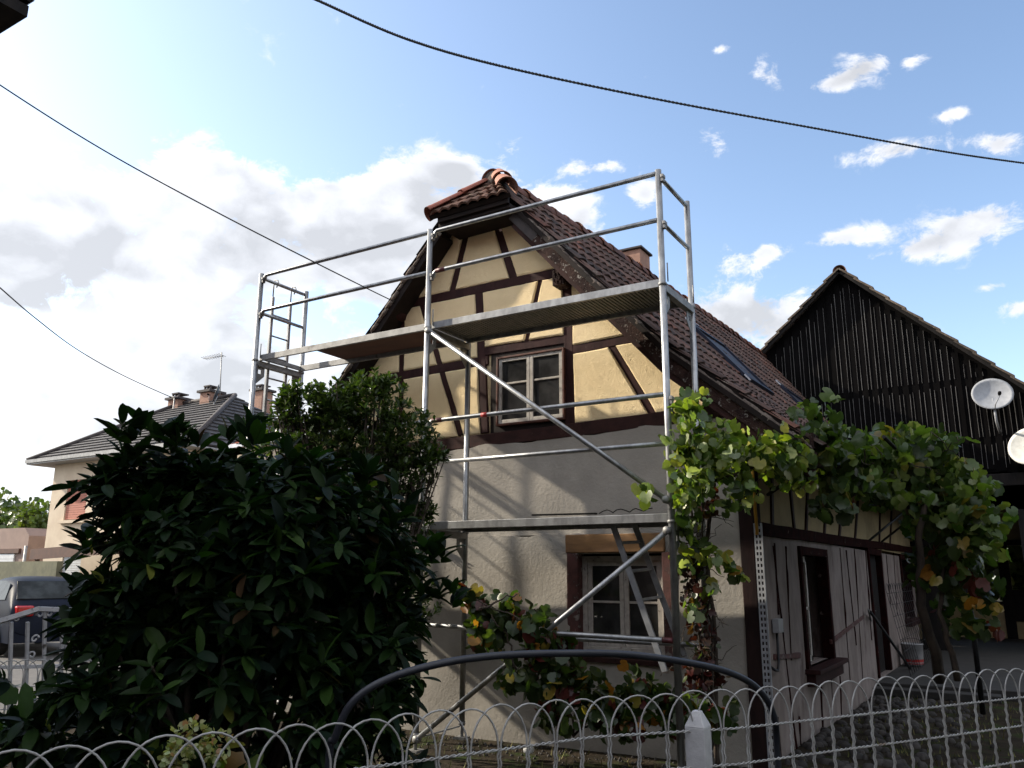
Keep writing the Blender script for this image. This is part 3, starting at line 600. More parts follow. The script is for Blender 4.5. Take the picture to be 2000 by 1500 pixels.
while yy < 13:
    k = random.uniform(.35, .75); ridge_tile((-2.5+random.uniform(-.015, .015), yy, zr(yy)-.03), (-2.5+random.uniform(-.015, .015), yy+.42, zr(yy+.4)-.045), .13, .11, 'ridge_tile', (k, k, k)); yy += .36; i += 1
b = MB(); b.lathe([(0, 0), (.11, 0), (.105, .1)], (-2.5, 1.13, 6.10), (0, 1, 0), 14); b.build('ridge_mortar', 'mortar', H)
# sheathing under the tiles, verge boards, mortar beads
b = MB()
for (f, xs) in ((zroof, (-2.5, -1.3, -.3, .3, .93)), (zleft, (-2.5, -3.6, -4.7, -5.3, -5.6))):
    def Fs(u, v, f=f, xs=xs):
        X = float(np.interp(u*4, range(5), xs)); y0 = VY+.02+(.70*max(0, 1-abs(X+2.5)/.52) if abs(X+2.5) < .52 else 0); Y = y0+(13-y0)*v; return (X, Y, f(X, Y)-.03)
    b.quadgrid(Fs, 16, 24, smooth=False)
o = b.build('roof_sheathing', 'soffit_wood', H); md = o.modifiers.new('solid', 'SOLIDIFY'); md.thickness = .05; md.offset = 1
b = MB(); n = (HB-HA).cross(HP-HA).normalized(); n = -n if n.z > 0 else n; b.prism([HA+Vector((-.05, -.01, .0)), HB+Vector((.03, -.01, 0)), HP], n*.05); b.build('hip_sheathing', 'soffit_wood', H)
b = MB(); b.bar(HA+Vector((.04, .05, -.05)), HB+Vector((-.02, .05, -.05)), .07, .03); b.bar(HA+Vector((.03, .28, -.10)), HB+Vector((-.02, .28, -.10)), .05, .42, (0, 1, 0)); b.build('fascia', 'soffit_wood', H)
def verge(name, f, xs, dz, h, m, y0=VY, th=.035, wob=0):
    for i in range(len(xs)-1):
        a, c = Vector((xs[i], y0, f(xs[i], y0)+dz)), Vector((xs[i+1], y0, f(xs[i+1], y0)+dz)); MB().bar(a, c, h, th).build(name, m, H, bevel=.004, wobble=wob)
verge('bargeboard', zroof, (-2.0, -1.1, -.3, .35, .95), -.27, .08, 'timber_flat', VY+.05, .03); verge('bargeboard', zroof, (-1.7, -1.1, -.3, .35, .95), -.15, .15, 'bargeboard', VY+.03, .04, .03); verge('bargeboard', zroof, (-2.0, -1.68), -.15, .15, 'slate_cap', VY+.03, .03)
verge('verge_board', zroof, (-1.98, -1.1, -.3, .35, .95), -.075, .05, 'soffit_wood', VY+.005, .05)
verge('bargeboard', zleft, (-3.0, -3.9, -4.7, -5.2, -5.6), -.10, .11, 'soffit_wood', VY+.03, .03)
for f, xs in ((zroof, np.linspace(-1.75, .9, 48)), (zleft, np.linspace(-3.1, -5.55, 34))):
    b = MB()
    for i, X in enumerate(xs): 
        r = random.uniform(.016, .032); c = Vector((X, VY-.012, f(X, VY)-.045+random.uniform(-.012, .012)))
        b.tube([c+Vector((-.05, .02, .05 if f is zroof else -.05)), c+Vector((0, .018, 0)), c+Vector((.05, .02, -.05 if f is zroof else .05))], [r*.8, r, r*.75], 6)
    b.build('verge_mortar', 'mortar', H)
# soffit between verge and facade
b = MB()
for f, xs in ((zroof, (-1.98, -.3, .93)), (zleft, (-3.0, -4.7, -5.6))):
    for i in range(2):
        o_ = .29 if f is zroof else .15
        b.prism([(xs[i], VY+.05, f(xs[i], VY)-o_), (xs[i+1], VY+.05, f(xs[i+1], VY)-o_), (xs[i+1], D+.03, f(xs[i+1], D)-o_), (xs[i], D+.03, f(xs[i], D)-o_)], (0, 0, .03))
b.build('soffit', 'soffit_wood', H)
# right eave: rafter tails and gutter board
b = MB(); b.prism([(.36, D+.1, 3.16), (.97, D+.1, 2.62), (.97, 12.9, 2.62), (.36, 12.9, 3.16)], (0, 0, .03))
for i in range(16): Y = 1.3+i*.75; b.bar((.3, Y, 3.16), (.95, Y, 2.60), .09, .07, (0, 1, 0))
b.build('eave_boards', 'soffit_wood', H)
b = MB(); b.bar((.955, VY, 2.66), (.955, 13, 2.70), .13, .03, (1, 0, 0)); b.build('eave_fascia', 'bargeboard', H)
# two blue-framed roof windows
for (X0, X1, Y0, Y1) in ((-1.24, -.55, 4.35, 5.75), (-1.2, -.7, 9.2, 10.9)):
    P = lambda X, Y, h: Vector((X, Y, zroof(X, Y)+h)); b = MB(); up = Vector((.75, 0, .66))
    for (a, c) in (((X0, Y0), (X1, Y0)), ((X0, Y1), (X1, Y1)), ((X0, Y0), (X0, Y1)), ((X1, Y0), (X1, Y1))): b.bar(P(*a, .07), P(*c, .07), .09, .09, up)
    sk_ = b.build('roof_window', 'frame_blue', H); b = MB(); b.prism([P(X0, Y0, .075), P(X1, Y0, .075), P(X1, Y1, .075), P(X0, Y1, .075)], (.01, 0, .01)); b.build('pane', 'skylight_glass', sk_)
    b = MB(); b.bar(P(X0-.05, Y0-.03, .125), P(X1+.1, Y0-.03, .125), .025, .02, up); b.bar(P(X0-.05, Y0-.03, .13), P(X0-.05, Y0+.5, .13), .03, .02, up); b.build('flashing', 'bright_strip', sk_)
# chimney
b = MB(); b.box((-2.88, 5.70, 5.8), (-2.5, 6.12, 6.86)); ch = b.build('chimney', 'chimney_render', H, bevel=.008)
b = MB(); b.box((-2.92, 5.66, 6.862), (-2.46, 6.16, 6.90)); b.build('cap', 'slate_cap', ch, bevel=.008)
# little tuft-like iron fixing on the lower wall
k = on(857, 1070, 1, D-.06); b = MB()
for i in range(34): a = Vector((k[0]+random.uniform(-.03, .03), D-.06, k[2]+random.uniform(-.03, .03))); b.tube([a, a+Vector((random.uniform(-.05, .07), random.uniform(-.10, -.02), random.uniform(-.06, .05)))], .004, 4)
b.build('straw_tuft', 'mortar', H)

# ------------------------------------------------------------------ barn
BY = 13.25
B = thing('timber_barn', 'black-stained timber barn with pale battens and clay verge tiles behind the farmhouse', 'barn', (-.5, BY, 0))
bx = lambda x, y: Vector(on(x, y, 1, BY))
AP = bx(1642, 532); bl = bx(1490, 694); br = bx(2000, 757)
sl_, sr_ = (AP.z-bl.z)/(AP.x-bl.x), (AP.z-br.z)/(br.x-AP.x)
LX, RX = AP.x-5.2, AP.x+6.2
ztop = lambda X: AP.z-(sl_*(AP.x-X) if X < AP.x else sr_*(X-AP.x))
zb = 3.62
b = MB(); b.prism([(LX, BY, zb), (RX, BY, zb), (RX, BY, ztop(RX)-.05), (AP.x, BY, AP.z-.05), (LX, BY, ztop(LX)-.05)], (0, .06, 0)); b.build('board_wall', 'barn_boards', B)
b = MB(); X = LX+.1; i = 0
while X < RX-.1:                            # narrow boards over each joint
    b.box((X+random.uniform(-.006, .006), BY-.022-random.uniform(0, .006), zb+random.uniform(.0, .1)), (X+.125, BY-.001, ztop(X+.06)-.22)); X += .205; i += 1
b.build('cover_boards', 'barn_boards', B)
b = MB(); X = LX+.1
while X < RX-.1:
    for e in (0, .125):  # pale slivers paint the sun along the board edges
        if random.random() < .96:
            z0 = zb+random.uniform(.05, .3); z1 = ztop(X)-.28
            zmid = 5.55+.02*X
            for (a, c) in ((z0, min(z1, 4.3+.02*X)), (4.36+.02*X, min(z1, zmid)), (zmid+.1, z1)):
                if c-a > .1: kx = random.uniform(-.008, .008); b.bar((X+e+kx, BY-.033, a), (X+e+kx+random.uniform(-.008, .008), BY-.033, c-random.uniform(0, .12)), random.uniform(.005, .011), .008)
    X += .205
b.build('batten_edges', 'barn_batten', B)
for (s0, e0, n) in ((AP.x, LX, 18), (AP.x, RX, 20)):
    b = MB()
    for i in range(n):
        a = s0+(e0-s0)*i/n; c = s0+(e0-s0)*(i+1.12)/n; k = random.uniform(.7, 1.5)
        pa, pc = Vector((a, 0, ztop(a))), Vector((c, 0, ztop(c))); nn = Vector((-(pc-pa).z, 0, (pc-pa).x)).normalized(); nn = nn if nn.z > 0 else -nn
        l0, l1 = pa+nn*.02, pc+nn*.065
        for (y0, y1) in ((BY-.30, BY+.14),): b.add([l0+Vector((0, y0, 0)), l1+Vector((0, y0, 0)), l1+Vector((0, y1, 0)), l0+Vector((0, y1, 0)), l0+Vector((0, y0, 0))-nn*.035, l1+Vector((0, y0, 0))-nn*.045, l1+Vector((0, y1, 0))-nn*.045, l0+Vector((0, y1, 0))-nn*.035],
              [(0, 1, 2, 3), (4, 7, 6, 5), (0, 4, 5, 1), (1, 5, 6, 2), (3, 2, 6, 7), (0, 3, 7, 4)], (k, k*.95, k*.85))
    b.build('verge_tiles', 'old_tile', B)
    MB().bar((s0, BY-.24, ztop(s0)-.03), (e0, BY-.24, ztop(e0)-.03), .10, .03).build('verge_board', 'dark_wood', B)
    sg = 1 if e0 > s0 else -1
    def Fb(u, v): X = s0+(e0-s0)*v; return (X, BY+.1+11*u, ztop(X)+.02)
    o = MB().quadgrid(Fb, 4, 4, smooth=False).build('roof', 'roof_tile', B); md = o.modifiers.new('solid', 'SOLIDIFY'); md.thickness = .06
ridge_tile((AP.x, BY-.2, AP.z-.03), (AP.x, BY+.3, AP.z-.03), .15, .14, 'ridge_tile', (.6, .7, .75), parent=B)
# open bay below: posts, beam, lit back wall with openings
MB().box((LX, BY-.05, zb-.25), (RX, BY+.2, zb)).build('beam', 'dark_wood', B, bevel=.01)
for X in (2.35, 5.6): MB().box((X, BY, -.1), (X+.2, BY+.2, zb-.25)).build('post', 'dark_wood', B, bevel=.01)
b = MB(); wall_with_holes(b, 1, 18, 18.2, LX, RX, 0, 3.5, [(-1.0, 1.8, .9, 2.33), (2.03, 4.6, .5, 2.33)]); b.build('rear_wall', 'side_yellow', B)
b = MB(); b.box((-1, 17.93, 2.33), (4.7, 18.0, 2.46)); b.box((1.8, 17.93, 0), (2.03, 18, 2.33)); b.box((-1, 17.93, 2.02), (1.8, 18, 2.1)); b.box((-1, 17.93, .9), (1.8, 18, .97)); b.box((2.03, 17.93, .5), (4.6, 18, 1.25)); b.build('frame', 'dark_wood', B)
b = MB(); b.box((LX, BY+.1, 0), (LX+.1, 18, 3.6)); b.box((RX-.1, BY+.1, 0), (RX, 18, 3.6)); b.box((XR+.02, BY+.05, 0), (XR+.5, BY+.15, zb)); b.build('side_wall', 'dark_wood', B)
b = MB(); b.box((LX+.1, BY+.2, 3.42), (RX-.1, 17.98, 3.48)); b.build('loft_floor', 'dark_wood', B)

# satellite dishes
def dish(name, c, aim, w, h, m, label, grp=None, arm=True, foot=None):
    c = Vector(c); t = thing(name, label, 'satellite dish', tuple(c), grp)
    z = Vector(aim).normalized(); x = Vector((0, 0, 1)).cross(z).normalized(); y = z.cross(x); b = MB(); n = 36; rings = 7; vs = []
    for th in (0, -.012):
        for i in range(rings+1):
            r = i/rings
            for k in range(n): a = 2*math.pi*k/n; vs.append(c+x*(w/2*r*math.cos(a))+y*(h/2*r*math.sin(a))+z*(.085*r*r+th-.03))
    fs = []
    for th in (0, 1):
        o = th*(rings+1)*n; fs += [(o+i*n+k, o+i*n+(k+1) % n, o+(i+1)*n+(k+1) % n, o+(i+1)*n+k) for i in range(rings) for k in range(n)]
    o1 = rings*n; o2 = (2*rings+1)*n; fs += [(o1+k, o1+(k+1) % n, o2+(k+1) % n, o2+k) for k in range(n)]
    b.add(vs, fs, None, True); b.build('reflector', m, t)
    foc = c+z*(w*.42)-y*(h*.2)+x*(w*.12)
    MB().tube([c-y*(h*.5)+z*.04, c-y*(h*.46)+z*.2, foc-z*.04-y*.03], .010, 6).build('feed_arm', 'white_metal', t)
    MB().lathe([(0, -.045), (.032, -.045), (.034, .02), (.022, .03), (.02, .075), (0, .075)], foc, -z, 12).build('receiver', 'black', t)
    ft = Vector(foot) if foot else c-z*.35
    MB().tube([c-z*.04-y*(h*.1), c-z*.02-y*(h*.52), c-z*.05-y*(h*.85), ft], .024, 8).build('bracket', 'white_metal', t)
    return t
c = on(1938, 771, 1, 12.85); dish('satellite_dish', c, (.12, -1, .28), .76, .70, 'dish_grey', 'grey satellite dish with dark receiver arm, the higher one on the dark barn boards', foot=(c[0]+.05, 13.25, c[2]-.75))
c = on(2012, 872, 1, 12.85); dish('satellite_dish', c, (-.45, -1, .30), .80, .78, 'dish_white', 'off-white satellite dish cut by the right edge of the photo, lower on the barn', foot=(c[0]+.05, 13.25, c[2]-.65))

# ------------------------------------------------------------------ scaffold
SC = thing('scaffold', 'galvanised tube scaffold with two working decks in front of the gable', 'scaffold', (-2.5, 0, 0))
PX = {'R': 0., 'M': -2.5, 'L': -5.}; SW_ = .73; r_ = .029
def post(X, Y, top, joints=(2, 4)):
    o = MB().tube([(X, Y, .12), (X, Y, top)], r_, 12).build('post', 'galvanised', SC)
    b = MB()
    for z in joints:
        if z < top-.1: b.lathe([(r_+.001, -.012), (r_+.007, -.010), (r_+.007, .012), (r_+.001, .014)], (X, Y, z-.03), (0, 0, 1), 12)
    b.tube([(X, Y, .02), (X, Y, .2)], .017, 8); b.box((X-.06, Y-.06, .0), (X+.06, Y+.06, .02)); b.lathe([(.03, .13), (.034, .13), (.034, .16), (.02, .16)], (X, Y, 0), (0, 0, 1), 8)
    b.build('collar', 'galv_dull', o); return o
for X in (0., -2.5, -5.): post(X, 0, 5.03)
post(0., SW_, 5.03); post(-2.5, SW_, 4.0); post(-5., SW_, 5.03)
def rail(p, q, hook=True, paint=None, r=.0215, name='guard_rail'):
    p, q = Vector(p), Vector(q); d = (q-p).normalized(); pts = [p+d*.03, q-d*.03]
    if hook: pts = [p+d*.045+Vector((0, 0, -.07)), p+d*.05+Vector((0, 0, -.02)), p+d*.075, q-d*.02]
    o = MB().tube(pts, r, 10).build(name, 'galvanised', SC)
    for (a, c, m) in (paint or []): 
        L = (q-p).length; MB().tube([p+d*(L*a), p+d*(L*c)], r+.0015, 10).build('paint_band', m, o)
    return o
yf = -.005
for (a, c) in ((-5., -2.5), (-2.5, 0.)):
    rail((a+.02, yf, 5.0), (c, yf, 5.0)); rail((a+.02, yf, 4.56), (c, yf, 4.56), paint=[(.03, .075, 'maroon_paint')] if a == -2.5 else None)
rail((-2.48, yf, 3.01), (0, yf, 3.01), paint=[(.03, .08, 'maroon_paint'), (.263, .29, 'red_paint')]); rail((-2.48, yf, 2.60), (0, yf, 2.60), False)
rail((-4.98, yf, 3.01), (-2.5, yf, 3.01)); rail((-4.98, yf, 2.60), (-2.5, yf, 2.60))
rail((-2.48, yf, 1.10), (0, yf, 1.06), False, [(.955, .99, 'maroon_paint')]); rail((-2.48, SW_, .98), (0, SW_, .98), False)
for X in (0., -5.):
    for z in (4.55, 4.98): rail((X, .0, z), (X, SW_, z), False, None, .02, 'end_rail')
# couplers where rails meet posts
b = MB()
for X in (-5., -2.5, 0.):
    for z in (4.96, 4.52, 2.97, 2.56):
        b.box((X+.022, -.02, z-.05), (X+.05, .02, z+.02)); b.box((X+.03, -.03, z-.015), (X+.055, .03, z+.015))
b.build('coupler', 'galv_dull', SC, bevel=.003)
for X in (-5., -2.5, 0.):
    for z in (1.96, 3.96):
        b = MB(); b.box((X-.028, .02, z-.055), (X+.028, SW_-.02, z-.03)); b.box((X-.03, .02, z-.055), (X-.026, SW_-.02, z+.01)); b.box((X+.026, .02, z-.055), (X+.03, SW_-.02, z+.01)); b.build('transom', 'galv_dull', SC, bevel=.002)
        for Y, s in ((0., 1), (SW_, -1)):
            b = MB(); P = lambda u, v: (X+.003, Y+s*(r_+u), z-.05-v)
            o_ = [(0, 0), (.12, 0), (.12, .11), (.0, .22)]; h_ = [(.025, .04), (.065, .04), (.065, .09), (.025, .09)]
            # gusset plate with its square hole
            V = [P(*k) for k in o_]+[P(*k) for k in h_]; V2 = [(v[0]-.006, v[1], v[2]) for v in V]
            f = [(0, 1, 5, 4), (1, 2, 6, 5), (2, 3, 7, 6), (3, 0, 4, 7)]
            b.add(V+V2, f+[tuple(reversed([i+8 for i in q_])) for q_ in f]+[(0, 8, 9, 1), (1, 9, 10, 2), (2, 10, 11, 3), (3, 11, 8, 0), (4, 5, 13, 12), (5, 6, 14, 13), (6, 7, 15, 14), (7, 4, 12, 15)])
            b.build('gusset', 'galv_dull', SC)
def deck(x0, x1, z, kind):
    y0, y1 = .045, .685; b = MB()
    b.box((x0+.02, y0, z-.07), (x1-.02, y0+.03, z)); b.box((x0+.02, y1-.03, z-.07), (x1-.02, y1, z)); b.box((x0+.03, y0+.03, z-.06), (x0+.06, y1-.03, z-.01)); b.box((x1-.06, y0+.03, z-.06), (x1-.03, y1-.03, z-.01))
    dk = b.build('deck', 'galvanised' if kind == 'steel' else 'galv_dull', SC, bevel=.003)
    if kind == 'steel':
        b = MB(); n = 62
        for i in range(n):
            X = x0+.06+(x1-x0-.12)*i/n; w = (x1-x0-.12)/n; b.box((X, y0+.03, z-.028), (X+w*.55, y1-.03, z-.008)); b.box((X+w*.55, y0+.03, z-.016), (X+w, y1-.03, z-.0085))
        b.build('deck_sheet', 'deck_steel', dk)
    else:
        b = MB(); b.box((x0+.78, y0+.032, z-.022), (x1-.065, y1-.032, z-.006)); b.build('plywood_sheet', 'plywood', dk)
    return dk
deck(-2.5, 0, 4.04, 'steel'); deck(-5, -2.5, 4.04, 'ply'); deck(-2.5, 0, 2.04, 'steel'); deck(-5, -2.5, 2.04, 'steel')
for X in (-5., -2.5, 0.):
    for Y in (0.04, .69): MB().tube([(X+.035, Y, 4.0), (X+.035, Y, 4.17)], .006, 5).build('spigot', 'galv_dull', SC)
def brace(a, c):
    a, c = Vector(a), Vector(c); o = MB().tube([a, c], .023, 10).build('brace', 'galvanised', SC)
    b = MB()
    for p in (a, c): b.lathe([(.0, -.03), (.032, -.03), (.032, .03), (0, .03)], p, (0, 1, 0), 10)
    b.build('clamp', 'galv_dull', o)
brace((-2.45, -.045, 3.92), (-.02, -.045, 2.14)); brace((-.02, -.045, 1.90), (-2.45, -.045, .12))
# hook-on ladder at the left end
LD = thing('ladder', 'narrow metal ladder hooked over the top left end rail of the scaffold', 'ladder', (-5.03, .38, 2.9))
ly = (.235, .52)
for Y in ly: MB().tube([(-5.035+.04, Y, 4.93), (-4.995+.03, Y, 4.99), (-4.98, Y, 5.02), (-5.03, Y, 5.03), (-5.045, Y, 4.97), (-5.045, Y, 4.8)], .008, 6).build('hook', 'galv_dull', LD)
for i, Y in enumerate(ly): MB().box((-5.065, Y-.018, 2.1), (-5.03, Y+.018, 4.82)).build('stile', 'galvanised', LD, bevel=.004)
for i in range(10): z = 4.60-.262*i; MB().tube([(-5.048, ly[0], z), (-5.048, ly[1], z)], .011, 7).build('rung', 'galvanised', LD)
# leaning ladder by the ground-floor window
a0, a1 = Vector(on(1198, 1028, 1, .30)), Vector(on(1299, 1312, 1, .42)); off = Vector((.06, .33, .02))
LW = thing('ladder', 'leaning aluminium ladder in front of the ground-floor window, under the lower deck', 'ladder', tuple(a1))
for p, q_ in ((a0, a1), (a0+off, a1+off*1.1)): MB().bar(p, q_, .052, .02, (0, 1, 0)).build('stile', 'white_metal', LW, bevel=.003)
for i in range(3): t = .12+i*.2; p = a0.lerp(a1, t); MB().bar(p, p+off, .024, .024).build('rung', 'white_metal', LW, bevel=.003)
# clutter on the lower deck
st = MB().bar(on(1040, 1006, 1, .2), on(1165, 1003, 1, .2), .014, .03).build('stick', 'black'); tag(st, 'thin dark stick lying on the lower scaffold deck', 'stick')
p0 = on(1170, 1003, 1, .25); pts = [Vector(p0)+Vector((i*.035, .02*math.sin(i), .03*abs(math.sin(i*.8)))) for i in range(15)]
wr = MB().tube(pts, .005, 5).build('wire', 'black'); tag(wr, 'loose black wire curled on the lower scaffold deck beside the stick', 'wire')

# ------------------------------------------------------------------ wire fence in front
def interp(pts, t):
    pts = [Vector((*p, 0)) for p in pts]; L = [0]
    for i in range(len(pts)-1): L.append(L[-1]+(pts[i+1]-pts[i]).length)
    s = t*L[-1]
    for i in range(len(pts)-1):
        if s <= L[i+1] or i == len(pts)-2: return pts[i].lerp(pts[i+1], (s-L[i])/(L[i+1]-L[i]))
FP = [(.33, -5.72), (.588, -5.274), (.812, -4.898), (1.009, -4.469), (1.227, -3.982), (1.536, -3.619), (1.776, -3.2), (2.01, -2.814), (2.28, -2.345), (2.62, -1.74), (3.15, -.85), (3.8, .2)]
Lf = sum((Vector(FP[i+1])-Vector(FP[i])).length for i in range(len(FP)-1))
FN = thing('wire_fence', 'low white twisted-wire fence with overlapping arched tops, running across the foreground', 'fence', (1.4, -3.8, 0))
SP = .0955; NW = int(Lf/SP)
P = lambda s, z: (lambda v: Vector((v.x, v.y, z)))(interp(FP, min(1, max(0, s/Lf))))
for i in range(NW-1):
    b = MB(); s0, s1 = i*SP, (i+2)*SP; h = 1.2+random.uniform(-.005, .005)
    def wob(s, z, k): return P(s, z)+Vector((.0022*math.sin(z*170+k), .0022*math.cos(z*170+k), 0))
    pts = [wob(s0+.004, z, i) for z in np.arange(.55, 1.09, .012)]
    for a in np.linspace(0, math.pi, 15): pts.append(P((s0+s1)/2-math.cos(a)*(SP-.004), 1.092+(h-1.092)*math.sin(a)))
    pts += [wob(s1-.004, z, i+2) for z in np.arange(1.085, .55, -.012)]
    b.tube(pts, .0027, 6); b.build('arch_wire', 'fence_white', FN)
for z in (1.088, .985, .86, .74, .62):
    for k in (0, 1):
        pts = []
        for s in np.arange(0, Lf, .0115): a = s*150+k*math.pi; pts.append(P(s, z+.003*math.sin(a))+Vector((.003*math.cos(a), 0, 0)))
        MB().tube(pts, .0022, 5).build('line_wire', 'fence_white', FN)
fp = Vector(on(1357, 1400, 2, 1.13)); 
sdist = min(np.arange(0, Lf, .01), key=lambda s: (P(s, 0).xy-Vector(on(1357, 1400, 2, 1.14)).xy).length); pp = P(sdist, 0)+Vector((.03, .05, 0))
b = MB(); hw = .032; b.box((pp.x-hw, pp.y-hw, -.1), (pp.x+hw, pp.y+hw, 1.10))
b.add([(pp.x+sx*hw, pp.y+sy*hw, 1.10) for sx, sy in ((-1, -1), (1, -1), (1, 1), (-1, 1))]+[(pp.x+sx*.012, pp.y+sy*.012, 1.145) for sx, sy in ((-1, -1), (1, -1), (1, 1), (-1, 1))], [(0, 1, 5, 4), (1, 2, 6, 5), (2, 3, 7, 6), (3, 0, 4, 7), (4, 5, 6, 7)])
o = b.build('post', 'post_white', FN, bevel=.004)
# ------------------------------------------------------------------ hoop
hc = [Vector(away(x, y, dd)) for x, y, dd in ((640, 1520, 2.55), (655, 1440, 2.56), (690, 1370, 2.58), (760, 1325, 2.62), (870, 1294, 2.68), (980, 1280, 2.76), (1100, 1276, 2.84), (1220, 1278, 2.92), (1330, 1292, 3.0), (1420, 1312, 3.08), (1480, 1345, 3.14), (1512, 1400, 3.16), (1520, 1500, 3.18))]
hc = [hc[0]-Vector((0, 0, .9))]+hc+[hc[-1]-Vector((0, 0, .8))]
sm = []
for i in range(1, len(hc)-2):
    for t in np.linspace(0, 1, 6, endpoint=False):
        a, b_, c_, d_ = hc[i-1:i+3]; sm.append(.5*((2*b_)+(c_-a)*t+(2*a-5*b_+4*c_-d_)*t*t+(3*b_-a-3*c_+d_)*t**3))
hp = MB().tube([hc[0]]+sm+[hc[-2], hc[-1]], .0125, 12).build('garden_hoop', 'hose'); tag(hp, 'dark plastic pipe bent into a wide hoop behind the wire fence', 'hoop')
# ------------------------------------------------------------------ pole, perforated rail, meter box
b = MB(); a, c = Vector(on(1477, 1022, 1, 1.0)), Vector((.40, 1.0, .02)); n = 40
for i in range(n):
    z0 = c.z+(a.z-c.z)*i/n; z1 = c.z+(a.z-c.z)*(i+1)/n; x = .375
    for (u0, u1) in ((0, .012), (.028, .040), (.056, .068)): b.box((x+u0, .995, z0), (x+u1, 1.0, z1))
    b.box((x+.012, .9952, z0), (x+.028, .9998, z0+.022)); b.box((x+.040, .9952, z0), (x+.056, .9998, z0+.022))
b.box((.445, .98, c.z), (.449, 1.0, a.z))
o = b.build('perforated_rail', 'white_metal'); tag(o, 'tall perforated white metal strip standing at the house corner', 'metal strip')
o = MB().tube([(.405, .985, 1.9), (.39, .985, 3.0)], .014, 10).build('yellow_pole', 'yellow_pole'); tag(o, 'thin yellow pole behind the vine above the perforated strip', 'pole')
k = on(1512, 1222, 0, XR+.01); b = MB(); b.box((XR+.01, k[1]-.07, k[2]-.06), (XR+.07, k[1]+.09, k[2]+.06)); b.build('socket_box', 'bucket_white', H, bevel=.005)
MB().tube([(XR+.03, k[1], k[2]-.06), (XR+.03, k[1], k[2]-.3), (XR+.03, k[1]-.05, k[2]-.38), (XR+.05, k[1]-.22, k[2]-.36), (XR+.04, k[1]-.3, k[2]-.33)], .012, 8).build('pipe', 'iron', H)
# items by the door
k = on(1785, 1300, 2, .10); BK = thing('bucket', 'white plastic bucket with a red band standing by the house end', 'bucket', tuple(k))
MB().lathe([(0, .001), (.135, .001), (.155, .05), (.17, .34), (.18, .345), (.175, .36), (.16, .36), (.14, .02), (0, .02)], tuple(k), n=28).build('pail', 'bucket_white', BK)
MB().lathe([(.149, .03), (.1575, .1), (.1565, .1), (.148, .03)], tuple(Vector(k)+Vector((0, 0, 0))), n=28).lathe([(.152, .035), (.1615, .11)], tuple(k), n=28).build('band', 'red_paint', BK)
MB().tube([Vector(k)+Vector((math.cos(a)*.178, .03, .33+math.sin(a)*.11)) for a in np.linspace(0, math.pi, 12)], .004, 5).build('handle', 'iron', BK)
MP = thing('mesh_panel', 'rusty wire mesh panel leaning on the whitewashed wall by the door', 'mesh panel', (XR+.1, 9, .1)); b = MB()
y0, y1 = 7.9, 11.2
for i in range(13): Y = y0+(y1-y0)*i/12; b.tube([(XR+.35, Y, .1), (XR+.12, Y, 1.35)], .004, 4)
for i in range(8): t = i/7.3; b.tube([(XR+.35-.23*t, y0, .1+1.25*t), (XR+.35-.23*t, y1, .1+1.25*t)], .004, 4)
for i in range(12): Y = y0+(y1-y0)*i/12; b.tube([(XR+.12, Y+(y1-y0)/12*(.5-.5*math.cos(a)), 1.35+.1*math.sin(a)) for a in np.linspace(0, math.pi, 7)], .004, 4)
b.build('wires', 'iron', MP)
for (x, y, x2, y2, r, lb) in ((1700, 1195, 1778, 1306, .02, 'dark pole leaning beside the door, the thicker one'), (1696, 1190, 1720, 1290, .013, 'thin pale pole leaning beside the door')):
    a, c = on(x, y, 0, XR+.08), on(x2, y2, 2, .1); o = MB().tube([a, c], r, 8).build('pole', 'iron' if r > .015 else 'galv_dull'); tag(o, lb, 'pole')
# pergola
PG = thing('pergola', 'dark metal pergola frame carrying the vine along the side wall', 'pergola', (1.2, 3, 0))
for Y in (5.2,): MB().tube([(1.75, Y, 0), (1.75, Y, 2.62)], .03, 8).build('post', 'iron', PG)
for Y in (3.0, 5.2): MB().tube([(.40, Y, 2.62), (1.78, Y, 2.62)], .024, 8).build('beam', 'iron', PG)
for X in (.45, 1.0, 1.5): MB().tube([(X, .9, 2.66), (X, 6.3, 2.66)], .016, 6).build('beam', 'iron', PG)
for (x, y, x2, y2) in ((1500, 966, 1560, 925), (1695, 1058, 1765, 1000), (1722, 1058, 1768, 1022)):
    a, c = on(x, y, 0, XR+.02), on(x2, y2, 0, XR+.45); MB().tube([a, c], .018, 8).build('strut', 'iron', PG)
# ------------------------------------------------------------------ overhead cables
def cable(pts, r, label, sag=0, twist=False):
    pts = [Vector(p) for p in pts]; out = []
    for i in range(1, len(pts)-2):
        for t in np.linspace(0, 1, 14, endpoint=False):
            a, b_, c_, d_ = pts[i-1:i+3]; out.append(.5*((2*b_)+(c_-a)*t+(2*a-5*b_+4*c_-d_)*t*t+(3*b_-a-3*c_+d_)*t**3))
    out.append(pts[-2]); b = MB(); 
    if twist:
        ds = []; fine = []
        for i in range(len(out)-1):
            for t in np.linspace(0, 1, 10, endpoint=False): fine.append(out[i].lerp(out[i+1], t))
        for k in (0, 1): b.tube([p+Vector((0, r*.6*math.cos(i*.9+k*math.pi), r*.6*math.sin(i*.9+k*math.pi))) for i, p in enumerate(fine)], r*.72, 6)
    else: b.tube(out, r, 6)
    o = b.build('overhead_cable', 'cable'); tag(o, label, 'cable')
cable([away(x, y, dd) for x, y, dd in ((-500, -640, 3.4), (-100, -390, 4.1), (220, -205, 4.8), (380, -120, 5.2), (480, -62, 5.5), (615, -2, 6), (800, 78, 6.6), (1000, 134, 7.2), (1300, 197, 8), (1600, 252, 9), (1850, 297, 9.8), (2010, 320, 10.3), (2250, 352, 11), (2800, 410, 13), (3200, 440, 15), (3400, 450, 16))], .0105, 'thick twisted black cable crossing the upper sky to the right edge', twist=True)
